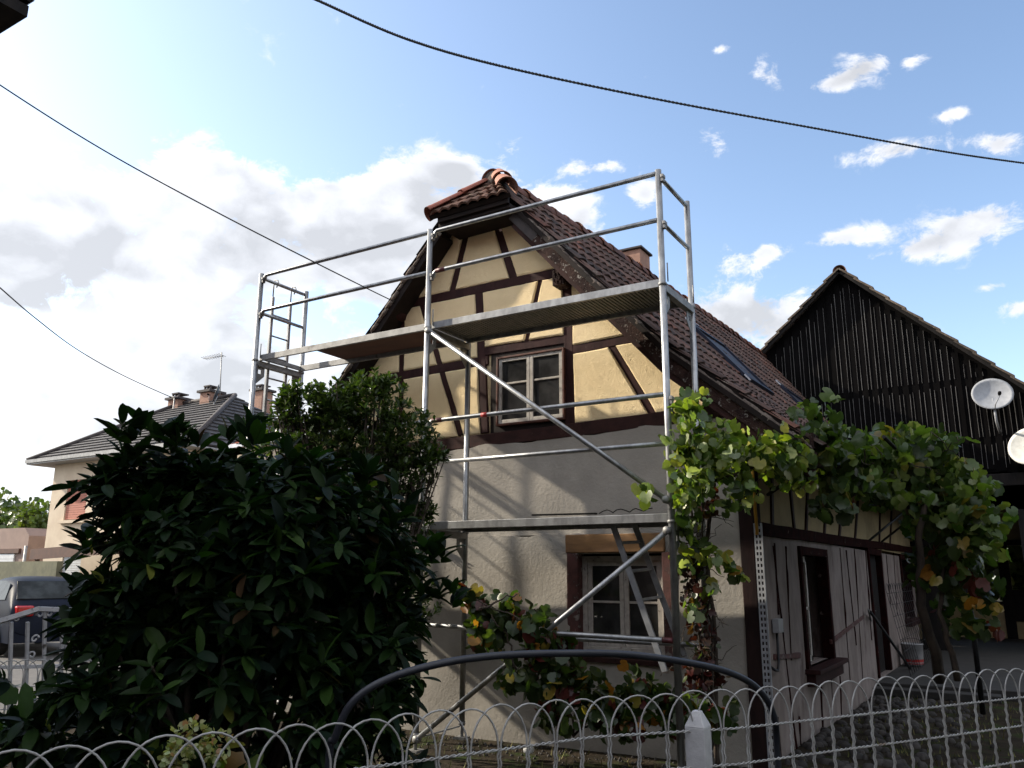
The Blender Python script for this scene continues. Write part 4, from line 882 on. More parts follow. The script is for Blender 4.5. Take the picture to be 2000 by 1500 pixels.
e = Vector(on(772, 590, 1, VY+.02)); cable([away(x, y, dd) for x, y, dd in ((-400, -110, 6.2), (-250, -5, 6.3), (0, 166, 6.6), (200, 292, 6.9), (400, 402, 7.2), (600, 505, 7.5))]+[e, e+Vector((.4, .2, -.2))], .0065, 'thin black cable running down to the left verge of the gable roof')
cable([away(x, y, dd) for x, y, dd in ((-350, 250, 11), (-200, 385, 13), (0, 562, 16), (70, 622, 18), (150, 682, 21), (240, 733, 24))]+[away(335, 776, 27.5), away(345, 778, 28)], .014, 'thin black cable sagging to the chimney of the house far left')

# ------------------------------------------------------------------ vegetation
def ell(k, c, r, shell=.55):
    d = rng.normal(size=(k, 3)); d /= np.linalg.norm(d, axis=1)[:, None]; rad = rng.uniform(shell, 1, (k, 1))**.7; return np.array(c)+d*rad*np.array(r), d
def stems(root, base, tips, m='bark', r0=.02, name='branch'):
    b = MB(); base = Vector(base)
    for t in tips:
        t = Vector(t); m1 = base.lerp(t, .35)+Vector((random.uniform(-.08, .08), random.uniform(-.08, .08), .1*(t-base).length)); m2 = base.lerp(t, .7)+Vector((random.uniform(-.05, .05), random.uniform(-.05, .05), .04))
        b.tube([base+Vector((random.uniform(-.05, .05), random.uniform(-.05, .05), 0)), m1, m2, t], [r0, r0*.7, r0*.45, r0*.2], 5)
    return b.build(name, m, root)
rv = np.array([math.cos(YAW), -math.sin(YAW), 0]); fv = np.array([math.sin(YAW), math.cos(YAW), 0])
def whorls(L, P, Dn, tmpl, F, size, n, pal, spread=.9, upb=.6, droop=0.):
    for p, d in zip(P, Dn):
        ax = d+np.array([0, 0, upb]); ax /= np.linalg.norm(ax); k = rng.integers(*n); a = rng.uniform(0, 6.28)+np.arange(k)*2.4
        e1 = np.cross(ax, [.3, .2, .9]); e1 /= np.linalg.norm(e1); e2 = np.cross(ax, e1)
        sp = rng.uniform(spread*.6, spread*1.3, k)[:, None]
        out = ax*(1-sp*.45)+sp*(np.cos(a)[:, None]*e1+np.sin(a)[:, None]*e2); out[:, 2] -= droop*rng.uniform(.3, 1.2, k)
        fr = frames(out, .35); L.add(tmpl, F, p+ax*rng.uniform(-.05, .02, (k, 1)), fr, rng.uniform(*size, k), pick(pal, k))
# big laurel behind the fence
c0 = np.array([-.68, -3.72, 0.])
LR = thing('laurel_shrub', 'big dark laurel shrub with long glossy leaves behind the wire fence', 'shrub', (*c0[:2], 0))
LPAL = [((.10, .11, .02), .12), ((.05, .03, .015), .1), ((.009, .020, .008), 5), ((.013, .028, .008), 4), ((.024, .048, .011), 1.2), ((.008, .016, .011), 3), ((.035, .068, .016), .4)]
L = Leaves()
blobs = [(-.32, .1, 1.86, (.34, .4, .24), 90), (-.1, .15, 1.9, (.4, .4, .2), 80), (-.45, .2, 1.5, (.3, .4, .5), 80), (0, 0, .95, (.9, .85, .75), 420), (.12, .05, 1.55, (.70, .65, .50), 260), (-.42, 0, 1.72, (.34, .4, .42), 90), (-.62, 0, 1.15, (.38, .5, .52), 90), (.70, .1, .75, (.34, .5, .80), 110), (.25, .1, 1.75, (.50, .5, .32), 100), (-.2, -.1, 1.5, (.55, .5, .4), 80), (-.45, 0, .5, (.62, .5, .5), 120), (.45, 0, 1.35, (.50, .5, .5), 90)]
tips = []
for (a, bq, z, rr, k) in blobs:
    c = c0+rv*a+fv*bq+np.array([0, 0, z]); P_, D_ = ell(k, c, rr, .62); off_ = (P_-c0)@rv; keep = (P_[:, 2] > .12)&(off_ > np.where(P_[:, 2] > 1.1, -.54, -.70))&(off_ < .80); P_ = P_[keep]; D_ = D_[keep]; P_ = np.r_[P_, P_+rng.normal(size=P_.shape)*.06][:int(len(P_)*1.3)]; D_ = np.r_[D_, D_][:len(P_)]; whorls(L, P_, D_, LAUREL, LAUREL_F, (.065, .145), (7, 11), LPAL, .95, .5, .4); tips += list(P_[:10])
# leafy tops standing up against the sky and the house behind
for (x, y, dd, k) in ((262, 832, 3.55, 3), (245, 890, 3.6, 3), (205, 940, 3.6, 3), (330, 862, 3.6, 3), (480, 868, 3.5, 3), (430, 880, 3.6, 2), (560, 900, 3.6, 3), (215, 1010, 3.6, 3), (190, 1060, 3.6, 3), (790, 1010, 3.6, 2), (840, 1090, 3.65, 3), (860, 1170, 3.65, 3), (165, 1150, 3.6, 3), (700, 930, 3.6, 3), (130, 1240, 3.5, 2), (130, 1390, 3.4, 2), (640, 905, 3.6, 2), (370, 850, 3.7, 2)):
    p = away(x, y, dd); P_ = p+rng.normal(size=(k, 3))*.035; whorls(L, P_, np.tile([0, 0, 1.], (k, 1))+rng.normal(size=(k, 3))*.3, LAUREL, LAUREL_F, (.09, .14), (7, 10), LPAL, .8, .7, .0); tips.append(p)
L.build('foliage', 'laurel_leaf', LR, (*c0[:2], 0))
stems(LR, c0+np.array([0, 0, .02]), tips[:110], r0=.024)
# round-leaved shrub climbing in front of the left scaffold bay
c1 = away(690, 880, 7.15); b1 = np.array([c1[0]+.1, c1[1], 0])
SB = thing('evergreen_shrub', 'tall small-leaved evergreen shrub rising beside the middle scaffold post', 'shrub', tuple(b1))
SPAL = [((.036, .062, .017), 5), ((.055, .085, .022), 3), ((.025, .042, .013), 4), ((.10, .135, .038), 1.1)]
L = Leaves(); tips = []
for (x, y, dd, r, k) in ((600, 800, 7.1, .26, 120), (655, 800, 7.2, .30, 140), (730, 790, 7.2, .33, 190), (790, 850, 7.1, .30, 150), (640, 870, 7.15, .40, 200), (720, 900, 7.1, .42, 220), (560, 800, 7.1, .16, 50), (800, 930, 7.0, .26, 100), (840, 890, 6.95, .14, 40), (690, 990, 7.1, .42, 150), (820, 1000, 7.0, .15, 35), (545, 860, 7.2, .25, 70), (745, 755, 7.1, .10, 26), (570, 770, 7.1, .09, 24), (790, 1060, 7.0, .3, 60), (690, 1120, 7.1, .5, 90), (700, 1230, 7.4, .55, 200), (790, 1180, 7.6, .35, 120), (640, 1180, 7.4, .5, 120)):  # lowest clumps, hidden by the laurel, are added to shade the low vine
    P_, D_ = ell(k, away(x, y, dd), (r, r, r*.9), .3); whorls(L, P_, D_, SMALL, SMALL_F, (.045, .075), (7, 11), SPAL, .8, .9); tips += list(P_[:7])
L.build('foliage', 'small_leaf', SB, tuple(b1)); stems(SB, b1, tips, r0=.022)
MB().tube([b1, b1+np.array([.1, .05, .9]), away(820, 1010, 7.0), away(800, 930, 7.0)], [.04, .035, .025, .015], 7).build('trunk', 'bark', SB)

# vines ------------------------------------------------------------
def vine_stem(b, pts, r=.012):
    pts = [Vector(p) for p in pts]; out = []
    for i in range(len(pts)-1):
        for t in np.linspace(0, 1, 5, endpoint=False): out.append(pts[i].lerp(pts[i+1], t)+Vector([random.uniform(-.02, .02) for _ in range(3)]))
    out.append(pts[-1]); b.tube(out, [r*(1-.6*i/len(out)) for i in range(len(out))], 6)
VN = thing('grape_vine', 'sunlit green grape vine spreading over the pergola from the house corner', 'vine', (.5, .7, 0))
L = Leaves()
def blob(L, x, y, dd, rx, rz, k, pal=VPAL, size=(.075, .135), ry=.3, hang=.5):
    P_, _ = ell(k, (0, 0, 0), (1, 1, 1), .1); P_ = away(x, y, dd)+P_[:, :1]*rv*rx+P_[:, 1:2]*fv*ry+P_[:, 2:]*np.array([0, 0, rz]); vine_leaves(L, P_, size, pal, hang)
s5 = 6.6/F_PX
for (x, y, dd, rx, rz, k) in ((1352, 800, 6.7, 45, 50, 60), (1340, 870, 6.6, 48, 60, 80), (1400, 860, 6.7, 60, 50, 85), (1395, 920, 6.7, 80, 45, 90), (1470, 890, 6.8, 70, 55, 110), (1530, 880, 6.9, 60, 62, 110), (1545, 920, 6.9, 60, 45, 70), (1345, 940, 6.5, 45, 50, 60), (1330, 985, 6.5, 30, 35, 26), (1262, 962, 6.5, 22, 20, 12), (1450, 960, 6.7, 40, 40, 30)):
    blob(L, x, y, dd, rx*s5, rz*s5, int(k*1.35), VPAL[:5], (.045, .10), .26)
VSUN = VPAL; PALM = [((.085, .13, .035), 5), ((.05, .085, .025), 4), ((.15, .19, .06), 3), ((.24, .26, .14), 1.6), ((.20, .16, .035), .6), ((.03, .05, .014), 2)]
for (x, y, dd, rx, rz, k) in ((1620, 860, 7.2, 80, 62, 150), (1590, 800, 7.2, 32, 28, 22), (1700, 900, 7.6, 95, 62, 190), (1790, 920, 7.8, 95, 75, 230), (1860, 950, 7.6, 75, 75, 200), (1650, 940, 7.2, 80, 40, 90), (1760, 850, 7.8, 70, 30, 70), (1840, 870, 7.8, 40, 28, 36), (1900, 1010, 7.4, 50, 70, 120), (1830, 1010, 7.6, 70, 60, 130), (1895, 1070, 7.3, 40, 50, 60), (1740, 970, 7.4, 60, 30, 50)):
    blob(L, x, y, dd, rx*s5*1.05, rz*s5*.98, int(k*1.15), PALM, (.06, .125), .5)
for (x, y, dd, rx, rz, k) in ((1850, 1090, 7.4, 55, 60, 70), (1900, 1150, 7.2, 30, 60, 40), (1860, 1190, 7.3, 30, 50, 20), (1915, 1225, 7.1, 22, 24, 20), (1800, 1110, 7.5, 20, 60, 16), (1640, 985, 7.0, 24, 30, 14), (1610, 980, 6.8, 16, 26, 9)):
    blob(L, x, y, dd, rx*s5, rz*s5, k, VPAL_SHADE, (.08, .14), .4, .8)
L.build('foliage', 'vine_leaf', VN, (.5, .7, 0))
b = MB(); 
vine_stem(b, [(.08, .62, 0), (.1, .6, .9), (.08, .6, 1.8), away(1400, 940, 6.7), away(1480, 905, 6.8), away(1600, 910, 7.1), away(1720, 920, 7.5), away(1850, 950, 7.7)], .022)
vine_stem(b, [away(1840, 1330, 7.5), away(1800, 1180, 7.4), away(1790, 1050, 7.4), away(1820, 950, 7.6)], .05); vine_stem(b, [away(1870, 1330, 7.2), away(1835, 1200, 7.3), away(1850, 1080, 7.4)], .03)
for i in range(26): x = random.uniform(1320, 1900); p = Vector(away(x, random.uniform(840, 960), 6.7+(x-1320)/600)); vine_stem(b, [p, p+Vector((random.uniform(-.25, .25), random.uniform(-.2, .2), random.uniform(-.3, .1)))], .006)
b.build('stem', 'bark', VN)
# vine on the right scaffold posts
VC = thing('climbing_vine', 'vine with green and dark red leaves hanging down the right-hand scaffold posts', 'vine', (.05, .4, 0))
L = Leaves(); s6 = 6.5/F_PX
for (x, y, rx, rz, k) in ((1345, 1030, 28, 40, 34), (1370, 1075, 34, 34, 26), (1335, 1100, 18, 34, 12), (1400, 1090, 30, 22, 14), (1430, 1115, 24, 14, 9), (1445, 1130, 10, 8, 4), (1385, 1140, 18, 24, 9), (1415, 980, 40, 14, 9), (1458, 985, 10, 18, 4), (1350, 1190, 22, 26, 8)):
    blob(L, x, y, 6.6, rx*s6, rz*s6, k, VPAL, (.06, .105), .15)
for (x, y, rx, rz, k) in ((1350, 1110, 26, 70, 60), (1362, 1180, 34, 60, 70), (1375, 1260, 36, 50, 60), (1370, 1320, 60, 40, 80), (1330, 985, 30, 18, 14), (1390, 985, 40, 26, 26)): blob(L, x, y, 6.7, rx*s6, rz*s6, k, VPAL_RED, (.035, .075), .12)
L.build('foliage', 'vine_leaf', VC, (.05, .4, 0)); b = MB()
vine_stem(b, [(.02, .45, 0), away(1375, 1300, 6.7), away(1360, 1150, 6.7), away(1350, 1000, 6.6), away(1345, 850, 6.6)], .016); vine_stem(b, [(.1, .5, 0), away(1390, 1250, 6.7), away(1380, 1100, 6.7), away(1370, 950, 6.7)], .012)
for i in range(60): p = Vector(away(random.uniform(1330, 1400), random.uniform(980, 1330), 6.65)); vine_stem(b, [p, p+Vector((random.uniform(-.2, .2), random.uniform(-.1, .1), random.uniform(-.15, .15)))], .004)
b.build('stem', 'bark', VC)
# low vine against the wall under the window
VL = thing('low_vine', 'tangled vine with brown and green leaves against the wall below the ground-floor window', 'vine', (-1.6, .5, 0))
L = Leaves(); s7 = 7.3/F_PX
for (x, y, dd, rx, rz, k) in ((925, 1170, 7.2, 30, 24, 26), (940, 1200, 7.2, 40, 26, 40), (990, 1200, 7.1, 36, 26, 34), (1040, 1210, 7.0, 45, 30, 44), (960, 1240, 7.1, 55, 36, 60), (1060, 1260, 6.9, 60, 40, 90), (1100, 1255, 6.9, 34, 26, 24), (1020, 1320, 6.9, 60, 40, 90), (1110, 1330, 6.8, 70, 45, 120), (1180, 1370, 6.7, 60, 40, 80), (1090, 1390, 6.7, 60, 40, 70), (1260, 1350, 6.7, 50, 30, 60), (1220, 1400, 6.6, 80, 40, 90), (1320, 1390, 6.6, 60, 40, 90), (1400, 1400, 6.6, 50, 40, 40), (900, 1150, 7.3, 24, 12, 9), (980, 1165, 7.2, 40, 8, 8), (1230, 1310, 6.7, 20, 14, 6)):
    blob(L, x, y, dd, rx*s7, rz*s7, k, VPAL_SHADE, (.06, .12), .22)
L.build('foliage', 'vine_leaf', VL, (-1.6, .5, 0)); b = MB()
for (x0, y0, x1, y1) in ((1120, 1440, 1010, 1310), (1010, 1310, 960, 1200), (1120, 1440, 1080, 1260), (1080, 1260, 930, 1170), (1250, 1440, 1190, 1350), (1340, 1440, 1320, 1340), (930, 1190, 1010, 1160), (1120, 1440, 1200, 1370)):
    vine_stem(b, [away(x0, y0, 6.85), away((x0+x1)/2+8, (y0+y1)/2-6, 6.9), away(x1, y1, 7.0)], .011)
b.build('stem', 'bark', VL)
# hydrangea in front
c2 = away(385, 1510, 2.75); HG = thing('hydrangea', 'fading hydrangea with pale green flower heads behind the fence at bottom left', 'flowering plant', (c2[0], c2[1], 0))
L = Leaves(); HP_ = [((.09, .13, .03), 4), ((.14, .15, .04), 2), ((.16, .09, .03), 1.5), ((.06, .09, .02), 2)]
P_, D_ = ell(95, c2-np.array([0, 0, .06]), (.27, .2, .2), .2); vine_leaves(L, P_, (.05, .10), HP_, .1); L.build('foliage', 'vine_leaf', HG, (c2[0], c2[1], 0))
for (x, y, r, k) in ((372, 1440, .052, 130), (425, 1458, .045, 100), (345, 1475, .04, 60)):
    L = Leaves(); P_, D_ = ell(k, away(x, y, 2.7), (r*1.2, r, r), .6); L.add(SMALL*np.array([1.9, 1, 1]), SMALL_F, P_, frames(D_+rng.normal(size=D_.shape)*.8, 1), rng.uniform(.018, .026, k), pick([((.42, .43, .26), 3), ((.30, .30, .14), 2), ((.35, .2, .1), .6)], k)); L.build('flower_head', 'vine_leaf', HG, (c2[0], c2[1], 0))
stems(HG, (c2[0], c2[1], 0), [away(x, y, 2.72) for x, y in ((372, 1445), (425, 1462), (345, 1478), (300, 1500), (460, 1500))], 'stem_green', .008)
# ivy-like plant at the extreme bottom left
c3 = away(20, 1440, 3.3); IV = thing('leafy_plant', 'small green leafy plant at the bottom left corner behind the fence', 'plant', (c3[0], c3[1], 0)); L = Leaves()
P_, D_ = ell(50, c3, (.16, .16, .22), .1); vine_leaves(L, P_, (.05, .09), [((.03, .06, .015), 3), ((.05, .10, .02), 2)]); L.build('foliage', 'vine_leaf', IV, (c3[0], c3[1], 0)); stems(IV, (c3[0], c3[1], 0), [c3, c3+np.array([.05, 0, .15]), c3+np.array([-.06, .03, .1])], 'stem_green', .006)

# ------------------------------------------------------------------ grass, stones
b = MB()
for i in range(9000):
    x, y = random.uniform(-4.5, 5), random.uniform(-3.5, 7)
    if x < .5 and y > .95 or (x > .3 and y > 6.6): continue
    if random.random() > .35+.65*math.sin(x*1.7+y)**2*(1 if x < .6 else .8): continue
    a = random.uniform(0, 6.28); h = random.uniform(.025, .075)*(1.3 if y < .9 else 1); w = .006; z = gz(x, y); k = random.uniform(.6, 1.5)
    dx, dy = math.cos(a), math.sin(a); b.add([(x-dy*w, y+dx*w, z), (x+dy*w, y-dx*w, z), (x+dx*h*.5, y+dy*h*.5, z+h)], [(0, 1, 2)], (k, k, k*.8))
o = b.build('grass', 'grass'); o['kind'] = 'stuff'
b = MB()
for i in range(900):
    x, y = random.uniform(.40, 2.3), random.uniform(.6, 6.4)
    if x > .42+1.5*random.random(): continue
    r = random.uniform(.025, .07); z = gz(x, y)-.012; n = 7; k = random.uniform(.6, 1.3); ph = random.uniform(0, 6)
    ring = lambda s_, h: [(x+math.cos(ph+6.283*j/n)*r*s_*(1+.15*math.sin(j*2+i)), y+math.sin(ph+6.283*j/n)*r*s_*.8, z+h) for j in range(n)]
    b.add(ring(1, -.02)+ring(.95, .025)+ring(.55, .05)+[(x, y, z+.055)], [(a_*n+j, a_*n+(j+1) % n, (a_+1)*n+(j+1) % n, (a_+1)*n+j) for a_ in (0, 1) for j in range(n)]+[(2*n+j, 2*n+(j+1) % n, 3*n) for j in range(n)], (k, k, k), True)
o = b.build('cobbles', 'cobble'); o['kind'] = 'stuff'
k = on(1033, 1470, 2, .03); b = MB(); b.lathe([(0, .06), (.03, .055), (.05, .03), (.045, 0), (0, -.01)], tuple(k), n=9); o = b.build('white_stone', 'pebble_white'); tag(o, 'single white stone in the lit grass below the fence arches', 'stone')
b = MB()
for i in range(500):
    x, y = random.uniform(-4.5, .3), random.uniform(.3, 1.0); r = random.uniform(.006, .02); z = gz(x, y)+r*.3; k = random.uniform(.6, 1.5)
    b.add([(x+r, y, z), (x-r, y, z), (x, y+r, z), (x, y-r, z), (x, y, z+r), (x, y, z-r)], [(0, 2, 4), (2, 1, 4), (1, 3, 4), (3, 0, 4)], (k, k, k))
o = b.build('gravel', 'cobble'); o['kind'] = 'stuff'
b = MB(); b.bar(on(830, 1437, 1, .3), on(898, 1418, 1, .5), .03, .012, (0, 0, 1)); o = b.build('metal_rod', 'galvanised'); tag(o, 'short bright metal bar lying in the grass by the scaffold foot', 'bar')

# ------------------------------------------------------------------ neighbour house far left
NY = 9.78; NH = thing('neighbour_house', 'cream rendered two-storey house with dark hipped roof far left behind the laurel', 'house', (-23.3, 14, 0))
ex0, ex1, ez = -28.1, -19.0, 5.45; ny1 = 18.6
rx0, rx1, rz = -25.2, -21.6, 9.0
ym = (NY+ny1)/2
Ra, Rb = Vector(on(352, 793, 1, ym)), Vector(on(459, 774, 1, ym)); 
Ra.z = Rb.z = (Ra.z+Rb.z)/2
b = MB(); wall_with_holes(b, 1, NY+.55, NY+.8, -27.2, -19.6, -.2, ez-.02, [(-26.25, -25.0, 3.35, 4.75), (-26.0, -24.9, 1.15, 2.1)]); b.box((-27.2, NY+.8, -.2), (-27.0, 18, ez-.02)); b.box((-19.8, NY+.8, -.2), (-19.6, 18, ez-.02)); b.box((-27.2, 18, -.2), (-19.6, 18.2, ez-.02)); b.build('wall', 'cream_render', NH)
cs = [Vector((ex0, NY, ez)), Vector((ex1, NY, ez)), Vector((ex1, ny1, ez)), Vector((ex0, ny1, ez))]
def roofplane(b, p0, p1, q1, q0, rows, cols):
    p0, p1, q0, q1 = map(Vector, (p0, p1, q0, q1)); n = (p1-p0).cross(q0-p0).normalized(); n = -n if n.z < 0 else n
    for j in range(rows):
        for i in range(cols):
            t0, t1 = j/rows, (j+1)/rows+.02/rows; e = lambda s, t: p0.lerp(p1, s).lerp(q0.lerp(q1, s), t)
            s0, s1 = i/cols, (i+1)/cols; k = random.uniform(.75, 1.3); A, B_, C_, D_ = e(s0, t1)+n*.01, e(s1, t1)+n*.01, e(s1, t0)+n*.06, e(s0, t0)+n*.06
            b.add([A, B_, C_, D_, C_-n*.05, D_-n*.05], [(0, 1, 2, 3), (3, 2, 4, 5)], (k, k, k))
b = MB(); roofplane(b, cs[0], cs[1], Rb, Ra, 16, 34); roofplane(b, cs[1], cs[2], Rb, Rb, 16, 26); roofplane(b, cs[2], cs[3], Ra, Rb, 8, 20); roofplane(b, cs[3], cs[0], Ra, Ra, 12, 20); b.build('roof', 'grey_tile', NH)
b = MB(); b.prism([Vector(c)-Vector((0, 0, .03)) for c in cs], (0, 0, -.06)); b.build('eave_board', 'gutter', NH)
b = MB()
for a, c in ((0, 1), (1, 2)): b.bar(cs[a]+Vector((0, 0, .02)), cs[c]+Vector((0, 0, .02)), .12, .12)
b.build('gutter', 'gutter', NH)
for (a, c) in ((Ra, Rb), (cs[1], Rb), (cs[0], Ra)): MB().tube([a+Vector((0, 0, .07)), c+Vector((0, 0, .07))], .09, 8).build('ridge_cap', 'slate_cap', NH)
w_ = MB().box((-26.25, NY+.62, 3.38), (-25.0, NY+.68, 4.75)); b = MB()
for i in range(17): b.box((-26.25, NY+.60, 3.38+i*.08), (-25.0, NY+.66, 3.38+i*.08+.072))
wn = b.build('window', 'shutter_red', NH); MB().box((-26.4, NY+.42, 3.24), (-24.8, NY+.7, 3.345)).build('sill', 'cream_render', wn)
b = MB()
for i in range(12): b.box((-26.0, NY+.60, 1.16+i*.08), (-24.9, NY+.66, 1.16+i*.08+.072))
b.build('window', 'shutter_white', NH)
def chimney(x, y0, w, zt, parent, X, Y, zbm):
    b = MB(); b.box((X-w/2, Y-.3, zbm), (X+w/2, Y+.3, zt)); c = b.build('chimney', 'chimney_render', parent)
    b = MB(); b.box((X-w/2-.1, Y-.4, zt), (X+w/2+.1, Y+.4, zt+.09)); b.build('cap', 'slate_cap', c)
    b = MB(); b.box((X-w/3, Y-.25, zt+.24), (X+w/3, Y+.25, zt+.29))
    for sx in (-1, 0, 1): b.box((X+sx*w/3.6-.03, Y-.22, zt+.09), (X+sx*w/3.6+.03, Y-.16, zt+.24))
    b.build('cowl', 'slate_cap', c)
for (x, yt, w) in ((351, 783, .62), (413, 769, .55), (513, 766, .6)):
    Yc = ym if x < 500 else ym+3; p = on(x, yt, 1, Yc); chimney(x, 0, w, p[2], NH, p[0], Yc, 5.6)
p = on(424, 769, 1, ym-.6); dish('satellite_dish', p, (-.5, -.6, .2), .66, .72, 'dark_dish', 'dark satellite dish on the ridge of the house far left, by the middle chimney', foot=(p[0], p[1]+.4, p[2]-.9))
p, p2 = Vector(on(431, 760, 1, ym)), Vector(on(433, 688, 1, ym)); AT = thing('tv_antenna', 'thin rooftop television antenna above the house far left', 'antenna', tuple(p)); MB().tube([p-Vector((0, 0, .5)), p2], .022, 6).build('mast', 'galv_dull', AT)
b = MB(); b.tube([p2+Vector((-1.05, 0, -.12)), p2+Vector((.12, 0, -.16))], .014, 5)
for i in range(9): q0 = p2+Vector((-1.0+i*.13, 0, -.12)); b.tube([q0+Vector((0, -.18, .02)), q0+Vector((0, .18, -.02))], .009, 4)
b.build('elements', 'galv_dull', AT)
p = Vector(on(341, 776, 1, ym-.5)); o = MB().tube([p-Vector((0, 0, 1.9)), p], .03, 6).build('mast', 'galv_dull', NH); MB().tube([p+Vector((-.3, 0, .05)), p+Vector((.25, 0, -.05))], .035, 6).build('insulator', 'iron', o)
# garage, concrete wall, canopy, tiled shed
GA = thing('garage', 'pinkish-brown rendered garage at the left edge behind the concrete wall', 'garage', (-33, 13, 0))
gr_ = Vector(on(55, 1060, 1, 12)); b = MB(); b.prism([(-48, 12, 0), (gr_.x, 12, 0), (gr_.x, 12, 3.0), (gr_.x-.4, 12, 3.32), (-48, 12, 3.4)], (0, 5, 0)); b.build('wall', 'pink_render', GA)
p = Vector(on(30, 1082, 1, 11.98)); b = MB()
for i in range(10): b.box((p.x-3, 11.93, .3+i*.2), (p.x, 11.99, .3+i*.2+.19))
b.build('shutter_door', 'shutter_white', GA); MB().box((p.x-3.3, 11.9, 2.32), (p.x+.35, 11.999, 2.5)).build('lintel', 'brown_metal', GA)
MB().tube([(gr_.x+.08, 11.9, 0), (gr_.x+.08, 11.9, 2.6)], .06, 8).build('downpipe', 'gutter', GA)
p = Vector(on(112, 1096, 1, 8.2)); o = MB().box((-60, 8.2, -.1), (p.x, 8.38, p.z)).build('concrete_wall', 'mossy_concrete'); tag(o, 'low mossy concrete wall at the left edge behind the parked car', 'wall')
o = MB().box((p.x, 8.2, -.1), (p.x+9, 8.38, p.z)).build('concrete_wall', 'mossy_concrete'); bpy.data.objects.remove(o)
CN = thing('canopy', 'brown metal carport canopy in front of the cream house', 'canopy', (-23, 9, 0)); a, c = Vector(on(60, 1083, 1, 8.9)), Vector(on(175, 1074, 1, 8.9))
MB().bar(a, c+(c-a)*1.5, .34, .05).build('fascia', 'brown_metal', CN); b = MB(); e = c+(c-a)*1.5; b.prism([a+Vector((0, 0, .12)), e+Vector((0, 0, .12)), e+Vector((0, .85, .2)), a+Vector((0, .85, .2))], (0, 0, .05)); b.build('roof_sheet', 'gutter', CN)
for X in (a.x+.2, e.x-.1): MB().box((X, 8.95, 0), (X+.1, 9.05, a.z)).build('post', 'brown_metal', CN)
SH = thing('tiled_shed', 'small shed roofed with orange tiles seen between the scaffold and the dark-roofed house', 'shed', (-12, 9, 0))
a, c = Vector(on(440, 873, 1, 8)), Vector(on(600, 848, 1, 8)); d0 = Vector((0, 2.2, .75)); b = MB(); roofplane(b, a, c, c+d0, a+d0, 7, 16); b.build('roof', 'orange_tile', SH)
b = MB(); b.box((a.x+.2, 8.2, 0), (c.x-.2, 10.1, a.z)); b.build('wall', 'cream_render', SH); MB().bar(a+Vector((0, -.04, -.02)), c+Vector((0, -.04, -.02)), .1, .06).build('gutter', 'bright_strip', SH)

# ------------------------------------------------------------------ trees
def tree(name, label, base, h, r, k, pal, leaf=.1, trunk=.12, seed=1, group=None, squash=.9, low=.25, n=(8, 14)):
    base = np.array(base, float); t = thing(name, label, 'tree', tuple(base), group); L = Leaves(); tips = []
    for i in range(k):
        d = rng.normal(size=3); d /= np.linalg.norm(d); rad = rng.uniform(.25, 1)**.6*rng.uniform(.75, 1.12)
        c = base+np.array([0, 0, h*(.5+low/2)])+d*rad*np.array([r, r, h*(.5-low/2)*squash]); s = rng.uniform(.14, .26)*r
        P_, D_ = ell(int(rng.integers(*n)), c, (s, s, s*.8), .2); L.add(SMALL*np.array([2.0, 1, 1]), SMALL_F, P_, frames(D_+rng.normal(size=D_.shape)*.6, .8), rng.uniform(.7, 1.3, len(P_))*leaf, pick(pal, len(P_))); tips.append(c)
    L.build('crown', 'small_leaf', t, tuple(base)); b = MB(); b.tube([base, base+np.array([.05*r, 0, h*.3]), base+np.array([-.04*r, .02, h*.6])], [trunk, trunk*.8, trunk*.4], 8); b.build('trunk', 'bark', t)
    stems(t, base+np.array([0, 0, h*.3]), tips[:30], r0=trunk*.4, name='limb'); return t
TP = [((.06, .09, .025), 4), ((.09, .12, .03), 3), ((.04, .06, .02), 3)]
p = on(28, 1010, 1, 19); tree('broadleaf_tree', 'bushy green tree between the garage and the cream house, at the left edge', (p[0], 19, 0), 6.0, 3.0, 150, TP, .34, .2, n=(14, 22))
p = on(66, 1030, 1, 15); tree('broadleaf_tree', 'lighter green tree beside the cream house corner', (p[0], 15, 0), 4.9, 1.15, 70, [((.10, .13, .03), 3), ((.07, .10, .025), 2)], .26, .12, n=(14, 22))
for i, (X, Y, h, r) in enumerate(((-.5, 25, 5, 2.4), (3.5, 26, 6, 2.8), (6.5, 24, 5, 2.4))):
    tree('broadleaf_tree', ['sunlit tree seen through the openings under the barn, the left one', 'sunlit tree seen through the openings under the barn, the middle one', 'sunlit tree seen through the openings under the barn, the right one'][i], (X, Y, 0), h, r+.6, 190, [((.09, .12, .03), 3), ((.13, .15, .04), 2)], .36, .15, group='trees beyond the barn', n=(14, 20), low=-.1)
for i, (X, Y, h, r) in enumerate(((11, 1.5, 9, 3.2), (12.5, 7.5, 10, 3.6), (10.5, -5, 8, 3.0))):  # trees out of view, added to keep sky light off the side wall
    tree('broadleaf_tree', ['tall tree to the right of the yard, level with the gable', 'tall tree to the right of the yard, level with the barn', 'tall tree to the right of the wire fence end'][i], (X, Y, 0), h, r, 260, TP, .5, .22, group='trees right of the yard', n=(16, 24), low=.05)

